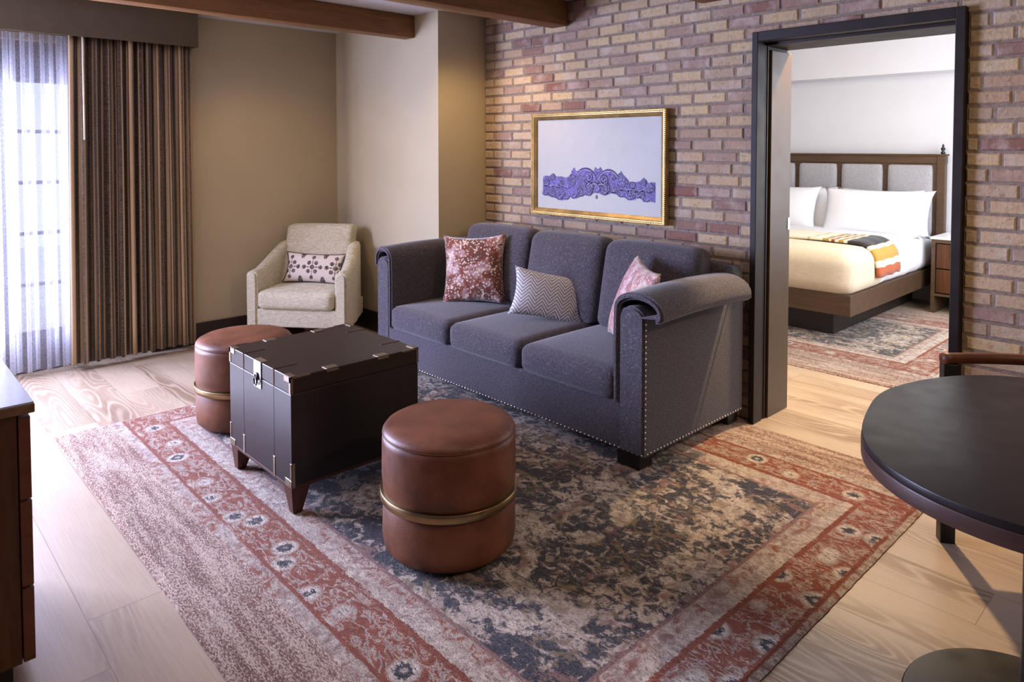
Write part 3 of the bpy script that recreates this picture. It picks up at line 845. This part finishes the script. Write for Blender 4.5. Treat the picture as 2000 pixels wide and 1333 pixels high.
# corner caps on the lid
for cx, sx in ((-TW, 1), (0, -1)):
    for cy, sy in ((0, 1), (TD, -1)):
        xs = sorted((cx-sx*t_, cx+sx*.058)); ys = sorted((cy-sy*t_, cy+sy*.030))
        xs2 = sorted((cx-sx*t_, cx+sx*.030)); ys2 = sorted((cy-sy*t_, cy+sy*.085))
        fz = sorted((cy-sy*t_, cy+sy*.001)); fx = sorted((cx-sx*t_, cx+sx*.001))
        plate('corner_cap', [(xs[0], xs[1], *sorted((cy-sy*t_, cy+sy*.024)), Z1-.001, Z1+t_),
                             (xs[0], xs[1], *fz, Z1-.024, Z1+t_),
                             (*fx, *sorted((cy-sy*t_, cy+sy*.085)), Z1-.006, Z1+t_),
                             (*sorted((cx-sx*t_, cx+sx*.014)), *fz, ZL+.001, Z1),
                             (*fx, *sorted((cy-sy*t_, cy+sy*.008)), ZL+.001, Z1)], parent=T)
        plate('foot_cap', [(*sorted((cx-sx*t_, cx+sx*.055)), *fz, Z0, Z0+.030), (*sorted((cx-sx*t_, cx+sx*.010)), *fz, Z0+.03, Z0+.10), (*fx, *sorted((cy-sy*t_, cy+sy*.014)), Z0, Z0+.10)])
# straps over the lid edges
for fx_ in (.25, .745):
    x = -TW+TW*fx_
    for cy, sy in ((0, 1), (TD, -1)):
        fz = sorted((cy-sy*t_, cy+sy*.001))
        plate('lid_strap', [(x-.006, x+.006, *fz, ZL+.002, Z1+t_), (x-.006, x+.006, *sorted((cy-sy*t_, cy+sy*.10)), Z1-.001, Z1+t_*.7)], 'bronze')
        plate('body_strap', [(x-.008, x+.008, *fz, Z0, Z0+.085)])
for fy_ in (.30, .70):
    y = TD*fy_
    for cx, sx in ((-TW, 1), (0, -1)):
        fx = sorted((cx-sx*t_, cx+sx*.001))
        plate('edge_clip', [(*fx, y-.028, y+.028, Z1-.012, Z1+t_), (*sorted((cx-sx*t_, cx+sx*.040)), y-.028, y+.028, Z1-.001, Z1+t_)])
# panel grooves, latch
for fx_ in (.25, .745):
    bm = B(); x = -TW+TW*fx_; box(bm, x-.0018, x+.0018, -.0008, .001, Z0+.08, ZL); obj('panel_groove', bm, 'black', T)
bm = B(); box(bm, -TW/2-.036, -TW/2+.036, -.004, .0, ZL-.045, Z1+.002, .0008, 1); box(bm, -TW/2-.036, -TW/2+.036, -.004, .028, Z1, Z1+.003)
lp = obj('latch_plate', bm, 'chrome', T)
bm = B()
lathe(bm, [(0, 0), (.016, 0), (.018, .004), (.010, .008), (0, .009)], 20); bmesh.ops.transform(bm, matrix=Matrix.Translation((-TW/2, -.003, ZL+.004)) @ Matrix.Rotation(pi/2, 4, 'X'), verts=bm.verts[:])
tube(bm, [(-TW/2+.013*sin(a), -.012, ZL-.016-.016*cos(a)) for a in [k*2*pi/16 for k in range(16)]], .0035, 8, closed=True)
tube(bm, [(-TW/2-.004, -.012, ZL+.012), (-TW/2-.012, -.014, ZL-.002), (-TW/2-.010, -.013, ZL-.014)], .004, 8)
obj('hasp', bm, 'black', lp, smooth=True)

# ------------------------------------------------------------------ ottomans
def make_ottoman(label, loc, rotz):
    t = thing('ottoman', label, 'ottoman', loc, rotz, 'leather drum ottomans')
    R = .250
    bm = B()
    lathe(bm, [(0, .008), (R-.05, .008), (R-.022, .015), (R-.006, .033), (R-.001, .065), (R-.004, .194), (R-.009, .202), (R-.009, .230), (R-.004, .238), (R, .29), (R-.001, .41), (R-.003, .432), (R-.010, .437)], 96)
    obj('drum', bm, 'leather', t, smooth=True)
    bm = B()
    lathe(bm, [(R-.010, .434), (R-.003, .439), (R-.003, .444), (R-.012, .457), (R-.035, .469), (R-.08, .476), (R*.4, .480), (0, .481)], 96)
    obj('seat_top', bm, 'leather', t, smooth=True)
    bm = B()
    tube(bm, [((R-.004)*cos(a), (R-.004)*sin(a), .437) for a in [k*2*pi/96 for k in range(96)]], .0025, 6, closed=True)
    obj('welt_seam', bm, 'leather', t, smooth=True)
    bm = B()
    lathe(bm, [(R-.012, .200), (R+.005, .200), (R+.0065, .202), (R+.0065, .228), (R+.005, .230), (R-.012, .230)], 96)
    obj('brass_band', bm, 'brass', t, auto=40)
    bm = B(); lathe(bm, [(0, .0), (R-.075, .0), (R-.075, .012), (0, .012)], 48); obj('foot_ring', bm, 'black', t, auto=40)
    return t
ot = make_ottoman('round brown leather ottoman with brass band standing in the middle of the rug', (-2.075, 1.635, .013), 0)
copy_thing(ot, (-3.79, 1.575, .013), 1.1, 'round tan leather ottoman with brass band partly behind the trunk table')

# ------------------------------------------------------------------ armchair
AC = thing('armchair', 'oatmeal woven swivel armchair with sloping arms in the corner', 'armchair', (-4.946, 2.445, 0), radians(39))
AC.scale = (1.06, 1.10, 1.0)
HW = .372
# shell: outer skirt following a U plan; local y points to the back
def shell():
    bm = B(); path = []
    # plan path of the outer face, front-left -> back -> front-right, tapered towards the back
    P = [(-HW, 0), (-HW+.005, .12), (-HW+.02, .25), (-HW+.05, .38)]
    for k in range(1, 7):
        a = k/7*pi/2; P.append((-HW+.05+.12*(1-cos(a)), .38+.17*sin(a)))
    P.append((-.16, .56)); P.append((0, .565))
    P = P + [(-x, y) for x, y in P[-2::-1]]
    N = len(P)
    def top(y):
        # arm profile: .56 at the front, sweeping up to .74 at the back
        t = max(0, min(1, (y-.10)/.34)); t = t*t*(3-2*t)
        return .565+.012*min(1, y/.1)+.165*t
    th = .085; secs = []
    for i, (x, y) in enumerate(P):
        p0 = Vector(P[max(i-1, 0)]); p1 = Vector(P[min(i+1, N-1)]); t = (p1-p0).normalized(); nn = Vector((t.y, -t.x))  # inward (right of travel)
        zt = top(y); r = .034
        prof = [(0, .145), (0, .35), (0, zt-r), (.009, zt-.010), (r, zt), (th-r, zt), (th-.009, zt-.010), (th, zt-r), (th, .35), (th, .145)]
        fl = .012*min(1, max(0, (zt-.3)))
        secs.append([bm.verts.new((x+nn.x*q, y+nn.y*q, z)) for q, z in prof])
    for a, b in zip(secs, secs[1:]):
        m = len(a)
        for k in range(m): bm.faces.new((a[k], a[(k+1) % m], b[(k+1) % m], b[k]))
    bm.faces.new(secs[0]); bm.faces.new(secs[-1][::-1])
    bmesh.ops.recalc_face_normals(bm, faces=bm.faces[:])
    es = [e for e in bm.edges if e.verts[0].co.y < .001 and e.verts[1].co.y < .001]
    bmesh.ops.bevel(bm, geom=es, offset=.014, segments=3, affect='EDGES')
    return bm
obj('arm_shell', shell(), 'oat', AC, auto=50)
bm = B(); box(bm, -HW+.06, HW-.06, .008, .50, .145, .285, .012, 3); obj('front_rail', bm, 'oat', AC, auto=40)
bm = B(); cushion(bm, (0, .225, .352), (.56, .50, .135), .036, 14, puff=(.006, .012, .018)); obj('seat_cushion', bm, 'oat', AC, smooth=True)
def wpc(P, u): P.y += .07*u[2]; return P
bm = B(); cushion(bm, (0, .415, .635), (.52, .13, .47), .026, 14, puff=(.0, .02, .006), warp=wpc); obj('back_cushion', bm, 'oat', AC, smooth=True)
bm = B(); lathe(bm, [(0, 0), (.25, 0), (.25, .05), (.06, .055), (.06, .15), (0, .15)], 48, 0, .26); obj('swivel_base', bm, 'trunkleg', AC, auto=40)
a45 = radians(45)
place_pillow('lumbar_pillow', 'small cream pillow with dark embroidered blossoms and piping on the armchair', 'lumbar', .48, .24, .10, (-5.135, 2.70, .545), radians(-49), 20, -2, piping=True)

# ------------------------------------------------------------------ picture
PW = thing('framed_picture', 'gilt framed print of purple lace ornament hanging on the brick wall', 'picture', (-3.56, 3.58, 1.033))
w_, h_ = 1.127, .699
def frame_mesh(bm, prof, w, h):
    """prof: list of (inset, depth) closed; sweep around a w x h rectangle, depth along -y"""
    cs = [(0, 0, 1, 1), (w, 0, -1, 1), (w, h, -1, -1), (0, h, 1, -1)]; rings = []
    for x, z, sx, sz in cs: rings.append([bm.verts.new((x+sx*i, -d, z+sz*i)) for i, d in prof])
    for k in range(4):
        a, b = rings[k], rings[(k+1) % 4]; m = len(prof)
        for i in range(m): bm.faces.new((a[i], a[(i+1) % m], b[(i+1) % m], b[i]))
    bmesh.ops.recalc_face_normals(bm, faces=bm.faces[:]); return bm
bm = B(); frame_mesh(bm, [(0, 0), (0, .033), (.004, .038), (.012, .038), (.016, .032), (.020, .032), (.024, .026), (.024, 0)], w_, h_); fo = obj('frame', bm, 'gold', PW, auto=25)
bm = B(); frame_mesh(bm, [(.024, .001), (.024, .030), (.034, .024), (.045, .014), (.045, .001)], w_, h_); obj('inner_moulding', bm, 'gold', PW, auto=25)
# beading along the frame
bm = B()
for k in range(94):
    x = .008+k*(w_-.016)/93
    for z in (.008, h_-.008):
        r = bmesh.ops.create_icosphere(bm, subdivisions=1, radius=.0042); bmesh.ops.translate(bm, vec=(x, -.038, z), verts=r['verts'])
for k in range(58):
    z = .008+k*(h_-.016)/57
    for x in (.008, w_-.008):
        r = bmesh.ops.create_icosphere(bm, subdivisions=1, radius=.0042); bmesh.ops.translate(bm, vec=(x, -.038, z), verts=r['verts'])
obj('beading', bm, 'gold', fo, smooth=True)
bm = B(); box(bm, .03, w_-.03, -.010, -.004, .03, h_-.03); sh = obj('paper_sheet', bm, 'paper', PW)
# ornament in sheet plane, world (u,z) coordinates turned local
LX = lambda u: u+3.56
LZ = lambda z: z-1.033
TOP = [(-3.464, 1.289), (-3.44, 1.301), (-3.40, 1.300), (-3.366, 1.322), (-3.335, 1.298), (-3.29, 1.300), (-3.246, 1.292), (-3.216, 1.307), (-3.195, 1.335), (-3.187, 1.352), (-3.173, 1.366), (-3.160, 1.345), (-3.149, 1.338), (-3.125, 1.352), (-3.102, 1.362), (-3.07, 1.366), (-3.037, 1.36), (-3.015, 1.345), (-3.005, 1.341), (-2.991, 1.373), (-2.978, 1.358), (-2.964, 1.358), (-2.946, 1.373), (-2.928, 1.343), (-2.893, 1.360), (-2.865, 1.358), (-2.84, 1.345), (-2.806, 1.326), (-2.790, 1.335), (-2.781, 1.352), (-2.763, 1.327), (-2.738, 1.308), (-2.713, 1.282), (-2.663, 1.283), (-2.631, 1.291), (-2.607, 1.314), (-2.583, 1.293), (-2.575, 1.280), (-2.55, 1.287), (-2.52, 1.285)]
BOT = [(-3.464, 1.172), (-3.41, 1.165), (-3.365, 1.158), (-3.33, 1.150), (-3.285, 1.140), (-3.24, 1.150), (-3.206, 1.17), (-3.18, 1.160), (-3.148, 1.162), (-3.09, 1.185), (-3.036, 1.185), (-3.0, 1.205), (-2.977, 1.209), (-2.95, 1.200), (-2.918, 1.194), (-2.88, 1.200), (-2.84, 1.215), (-2.81, 1.200), (-2.788, 1.191), (-2.75, 1.185), (-2.704, 1.172), (-2.67, 1.178), (-2.638, 1.195), (-2.606, 1.167), (-2.56, 1.172), (-2.52, 1.168)]
def interp(L, x):
    for (x0, z0), (x1, z1) in zip(L, L[1:]):
        if x0 <= x <= x1: return z0+(z1-z0)*(x-x0)/max(1e-9, x1-x0)
    return L[-1][1]
def strip(bm, fa, fb, y, x0=-3.464, x1=-2.52, n=236):
    pv = None
    for i in range(n+1):
        x = x0+(x1-x0)*i/n
        a = bm.verts.new((LX(x), y, LZ(fb(x)))); b = bm.verts.new((LX(x), y, LZ(fa(x))))
        if pv: bm.faces.new((pv[0], a, b, pv[1]))
        pv = (a, b)
bm = B(); strip(bm, lambda x: interp(TOP, x)+.003*abs(sin(x*190)), lambda x: interp(BOT, x)-.004*abs(sin(x*150)), -.0112); obj('lace_ground', bm, 'purple', sh)
def ribbon(bm, pts, wd, y):
    pts = [Vector(p) for p in pts]; pv = None
    for i, p in enumerate(pts):
        t = (pts[min(i+1, len(pts)-1)]-pts[max(i-1, 0)]).normalized(); nn = Vector((-t.y, t.x))*wd*.5
        q = i/(len(pts)-1); k = .35+.65*sin(pi*min(1, max(0, q)))**.5
        a = bm.verts.new((LX(p.x+nn.x*k), y, LZ(p.y+nn.y*k))); b = bm.verts.new((LX(p.x-nn.x*k), y, LZ(p.y-nn.y*k)))
        if pv: bm.faces.new((pv[0], a, b, pv[1]))
        pv = (a, b)
def spiral(cx, cz, r, turns, a0, sgn=1, n=46):
    return [(cx+r*(1-.9*i/n)*cos(a0+sgn*turns*2*pi*i/n), cz+r*(1-.9*i/n)*sin(a0+sgn*turns*2*pi*i/n)) for i in range(n+1)]
def arc(cx, cz, rx, rz, a0, a1, n=26): return [(cx+rx*cos(radians(a0+(a1-a0)*i/n)), cz+rz*sin(radians(a0+(a1-a0)*i/n))) for i in range(n+1)]
dk = B(); lt = B(); rnd = random.Random(4)
for cx, cz, r, s in ((-3.427, 1.256, .030, 1), (-3.366, 1.292, .022, -1), (-3.187, 1.277, .042, 1), (-3.046, 1.300, .046, -1), (-3.045, 1.240, .044, 1), (-2.919, 1.290, .046, 1), (-2.91, 1.236, .042, -1), (-2.772, 1.268, .044, -1),
                     (-2.696, 1.215, .034, 1), (-2.607, 1.284, .024, 1), (-2.551, 1.252, .028, -1), (-3.285, 1.180, .032, 1), (-3.375, 1.195, .030, -1), (-3.29, 1.262, .026, 1), (-2.69, 1.262, .024, -1), (-3.12, 1.205, .026, -1), (-2.83, 1.225, .026, 1), (-2.62, 1.212, .024, 1)):
    ribbon(dk, spiral(cx, cz, r, 2.1, rnd.uniform(0, 6), s), .0105, -.0130); ribbon(lt, spiral(cx+.002, cz+.003, r*.82, 1.9, rnd.uniform(0, 6), s), .0028, -.0145)
for x0, x1 in ((-3.46, -3.20), (-2.80, -2.525)):
    ribbon(dk, [(x0+(x1-x0)*i/20, 1.228+.004*sin(i)) for i in range(21)], .010, -.0130); ribbon(lt, [(x0+(x1-x0)*i/20, 1.237+.004*sin(i)) for i in range(21)], .0028, -.0145)
for cx, rx, rz, cz in ((-3.07, .085, .075, 1.285), (-2.88, .082, .072, 1.283), (-3.0, .05, .05, 1.22), (-2.94, .05, .05, 1.22)):
    ribbon(dk, arc(cx, cz, rx, rz, 10, 170), .010, -.0130); ribbon(lt, arc(cx, cz-.008, rx, rz, 15, 165), .005, -.0145)
for k in range(14):
    cx = -3.44+k*.066; zb = interp(BOT, cx)
    ribbon(dk, arc(cx, zb+.028, .030, .030, 190, 350), .006, -.0130); ribbon(lt, arc(cx, zb+.030, .022, .022, 190, 350), .0028, -.0145)
for k in range(420):
    x = rnd.uniform(-3.455, -2.53); a, b = interp(BOT, x)+.008, interp(TOP, x)-.006; z = rnd.uniform(a, b); r = rnd.uniform(.002, .005)
    ribbon(lt if k % 3 else dk, arc(x, z, r*1.6, r, rnd.uniform(0, 180), rnd.uniform(200, 380), 8), .0025, -.0155)
ribbon(dk, [(-2.977, 1.21), (-2.977, 1.185)], .003, -.0130); ribbon(dk, arc(-2.977, 1.176, .006, .010, 0, 360, 16), .005, -.0130)
obj('lace_scroll', dk, 'purpled', sh); obj('lace_highlight', lt, 'purplel', sh)
bm = B(); box(bm, .028, w_-.028, -.0185, -.017, .028, h_-.028); obj('glazing', bm, 'clear', PW)

# ------------------------------------------------------------------ walnut credenza at left
CB = thing('credenza', 'walnut media cabinet with glossy top at the left edge, seen from its end', 'cabinet', (-2.33, .365, 0))
LN = 0.70; DP = .50
bm = B(); box(bm, -LN, -.010, -DP, -.030, .06, .765, .002); obj('carcass', bm, 'cab', CB)
bm = B(); box(bm, -LN-.012, .006, -DP-.01, .010, .765, .790, .003); obj('cabinet_top', bm, 'cabtop', CB)
bm = B(); box(bm, -LN-.010, .004, -DP-.008, .008, .790, .796, .001); g_ = obj('window_sheen_sheet', bm, 'topsheen', CB)  # thin pale sheet, its colour standing in for the window's reflection
for z0, z1 in ((.065, .272), (.278, .518), (.524, .755)):
    bm = B(); box(bm, -LN/2+.003, -.004, -.028, 0, z0, z1, .002); d_ = obj('drawer', bm, 'cabf', CB)
    bm = B(); box(bm, -LN+.004, -LN/2-.003, -.028, 0, z0, z1, .002); obj('drawer', bm, 'cabf', CB)
bm = B(); box(bm, -LN+.03, -.03, -DP+.03, -.05, 0, .06); obj('plinth', bm, 'black', CB)

# ------------------------------------------------------------------ dining table and chair
DT = thing('dining_table', 'dark oval pedestal dining table with wooden rim at the right', 'table', (-.37, 2.24, 0))
half = [(-.732, 1.993), (-.701, 1.921), (-.651, 1.837), (-.596, 1.769), (-.525, 1.723), (-.468, 1.704), (-.416, 1.690), (-.369, 1.684), (-.312, 1.690)]
up = [(-.524, 2.803), (-.619, 2.716), (-.696, 2.617), (-.740, 2.537), (-.773, 2.433), (-.787, 2.325), (-.778, 2.192), (-.757, 2.068)]
cx_, cy_ = -.37, 2.247
ptsL = up+half; allp = ptsL+[(2*cx_-x, 2*cy_-y) for x, y in ptsL]
ang = sorted([(atan2(y-cy_, x-cx_), sqrt((x-cx_)**2+(y-cy_)**2)) for x, y in allp])
# smooth closed outline r(angle): a short Fourier series through the edge points
import numpy as np
HM = (2, 4, 6)
row_ = lambda a: [1.0]+[f(k*a) for k in HM for f in (cos, sin)]
CF = np.linalg.lstsq(np.array([row_(a) for a, r in ang]), np.array([r for a, r in ang]), rcond=None)[0]
def rad(a): return float(np.dot(row_(a), CF))
out = [(rad(2*pi*i/180)*cos(2*pi*i/180), rad(2*pi*i/180)*sin(2*pi*i/180)+cy_-2.24) for i in range(180)]
bm = B(); prism(bm, [(x*.995, y*.995) for x, y in out], .732, .750, .002); obj('tabletop', bm, 'tabletop', DT, auto=30)
bm = B(); prism(bm, out, .694, .732, .003); obj('table_rim', bm, 'tablerim', DT, auto=30)
bm = B(); lathe(bm, [(0, .02), (.034, .02), (.034, .694), (0, .694)], 32, .006, -.066); obj('pedestal', bm, 'black', DT, auto=30)
bm = B(); lathe(bm, [(0, .001), (.298, .001), (.30, .006), (.30, .014), (.296, .018), (.05, .024), (0, .024)], 72, .006, -.066); obj('pedestal_base', bm, 'tabletop', DT, auto=30)
DC = thing('dining_chair', 'low back dining chair with leather wrapped top rail behind the oval table', 'chair', (-.80, 3.03, 0), radians(33.5))
# local x along the rail, y away from table
def post(x, y, z1, tilt=0.0):
    bm = B(); box(bm, x-.026, x+.026, y-.024, y+.024, .0, z1, .003); return bm
obj('leg', post(0, 0, .685), 'black', DC); obj('leg', post(.50, 0, .685), 'black', DC)
obj('leg', post(.15, -.40, .43), 'black', DC); obj('leg', post(.43, -.40, .43), 'black', DC)
bm = B(); cushion(bm, (.25, -.215, .445), (.50, .47, .05), .02, 10, puff=(0, 0, .008)); obj('seat', bm, 'leather', DC, smooth=True)
bm = B(); pts = [(-.03+.56*i/20, -.02+.05*sin(pi*i/20), .705) for i in range(21)]
tube(bm, pts, .021, 16); obj('top_rail', bm, 'leatherrail', DC, smooth=True)
bm = B(); box(bm, .02, .48, -.012, .012, .55, .62, .004); obj('back_slat', bm, 'black', DC)

# ------------------------------------------------------------------ bed
BD = thing('bed', 'king bed with walnut platform and panelled grey headboard beyond the doorway', 'bed', (-2.134, 5.55, 0))
BW, BLn = 2.0, 2.05
bm = B(); box(bm, -BW, 0, 0, BLn, .205, .368, .004); obj('platform', bm, 'bedwood', BD)
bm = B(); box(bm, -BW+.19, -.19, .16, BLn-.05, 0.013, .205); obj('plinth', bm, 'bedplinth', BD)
HY = 2.06
bm = B()
box(bm, -BW+.0, 0.02, HY, HY+.05, .20, 1.345, .002)
box(bm, -BW-.09, .065, HY-.012, HY+.05, 1.345, 1.425, .004); box(bm, -BW-.10, .075, HY-.03, HY+.055, 1.418, 1.436, .003)
for x in (-BW-.085, -.010): box(bm, x, x+.07, HY-.02, HY+.05, .0, 1.42, .004)
hb = obj('headboard', bm, 'bedwood', BD)
pw = .398; gap = .052; x = -.048
for k in range(4):
    bm = B(); cushion(bm, (x-pw/2-k*(pw+gap), HY-.008, .98), (pw, .05, .70), .02, 8, puff=(0, .012, 0)); obj('headboard_panel', bm, 'linen', hb, smooth=True)
bm = B()
lathe(bm, [(0, 1.425), (.014, 1.432), (.022, 1.45), (.010, 1.462), (.018, 1.478), (.020, 1.490), (.008, 1.502), (.011, 1.514), (.003, 1.53), (0, 1.535)], 20, .03, HY+.015)
obj('finial', bm, 'black', hb, smooth=True)
# mattress + duvet
def wd1(P, u):
    if u[2] < 0: P.x += .012*sin(P.y*38)*(-u[2]) * (1 if abs(u[0]) > .9 else 0)
    return P
bm = B(); cushion(bm, (-BW/2, BLn/2+.0, .52), (BW+.01, BLn-.02, .34), .11, 20, puff=(0, 0, .02), warp=wd1)
obj('duvet', bm, 'bed', BD, smooth=True)
bm = B(); cushion(bm, (-BW/2, .34, .522), (BW+.03, .74, .352), .115, 18, puff=(0, .012, .02)); obj('foot_blanket', bm, 'cream', BD, smooth=True)
def bed_pillow(x, y, z, label, yaw=0.0, lean=18):
    bm = B(); pillow(bm, .86, .44, .17, pinch=.05, ear=.05)
    o = obj('bed_pillow', bm, 'bed', smooth=True, loc=(x, y, z))
    o.rotation_euler = (radians(90-lean), 0, radians(yaw)); return tag(o, label, 'pillow', 'white bed pillows')
bed_pillow(-2.58, 7.14, .885, 'large white pillow upright at the front right of the bed', 2)
bed_pillow(-2.54, 7.34, .875, 'white pillow at back right of the bed, edge showing behind the front one', -2)
bed_pillow(-3.52, 7.16, .885, 'white pillow at left of the bed beside the door jamb', -2)
bed_pillow(-3.44, 7.35, .875, 'white pillow behind the left one, only its grey shaded edge showing', 1)
# folded striped throw draped across the bed and down its side
bm = B(); uvl = bm.loops.layers.uv.new('UVMap'); prof = []
x0 = -1.35
for i in range(11): prof.append((x0+(-.16-x0)*i/10, .722))
for k in range(1, 9): a = k/8*pi/2; prof.append((-.14+.155*sin(a), .722-.14*(1-cos(a))))
prof += [(.022, .56), (.026, .53), (.028, .495), (.022, .462)]
arcs = [0]
for p, q in zip(prof, prof[1:]): arcs.append(arcs[-1]+sqrt((p[0]-q[0])**2+(p[1]-q[1])**2))
def ywid(s): return (.25+.12*s/arcs[-1]), (.80+.05*s/arcs[-1])
vs = []
for (px_, pz_), s in zip(prof, arcs):
    a, b = ywid(s); vs.append([bm.verts.new((px_+.004*sin(9*j/8+s*4), a+.07+(b-a)*j/12 - .0, pz_+.004*sin(j*1.3+s*9))) for j in range(13)])
for i in range(len(vs)-1):
    for j in range(12):
        f = bm.faces.new((vs[i][j], vs[i+1][j], vs[i+1][j+1], vs[i][j+1]))
        for lp_, (ii, jj) in zip(f.loops, ((i, j), (i+1, j), (i+1, j+1), (i, j+1))): lp_[uvl].uv = (max(0, (arcs[ii]-(arcs[-1]-1.0))/1.0), jj/12)
o = obj('blanket_throw', bm, 'throw', smooth=True, loc=(-2.134, 5.55, -.004)); tag(o, 'cream wool throw with mustard, rust and navy stripes folded across the bed', 'throw blanket')
md = o.modifiers.new('solid', 'SOLIDIFY'); md.thickness = .022; md.offset = 1
# nightstand
NS = thing('nightstand', 'walnut nightstand with white top beside the bed, partly hidden by door frame', 'nightstand', (-2.05, 7.15, 0))
bm = B(); box(bm, 0, .03, 0, .5, 0, .672); box(bm, .52, .55, 0, .5, 0, .672); box(bm, .03, .52, .47, .5, .18, .672); box(bm, .03, .52, .0, .5, .16, .18); box(bm, .03, .52, .0, .5, .64, .672); obj('body', bm, 'bedwood', NS)
for z0, z1 in ((.41, .63), (.19, .40)):
    bm = B(); box(bm, .036, .514, .012, .04, z0, z1, .003); d_ = obj('drawer', bm, 'cab', NS)
bm = B(); box(bm, -.006, .556, -.008, .5, .672, .694, .002); obj('stone_top', bm, 'stone', NS)
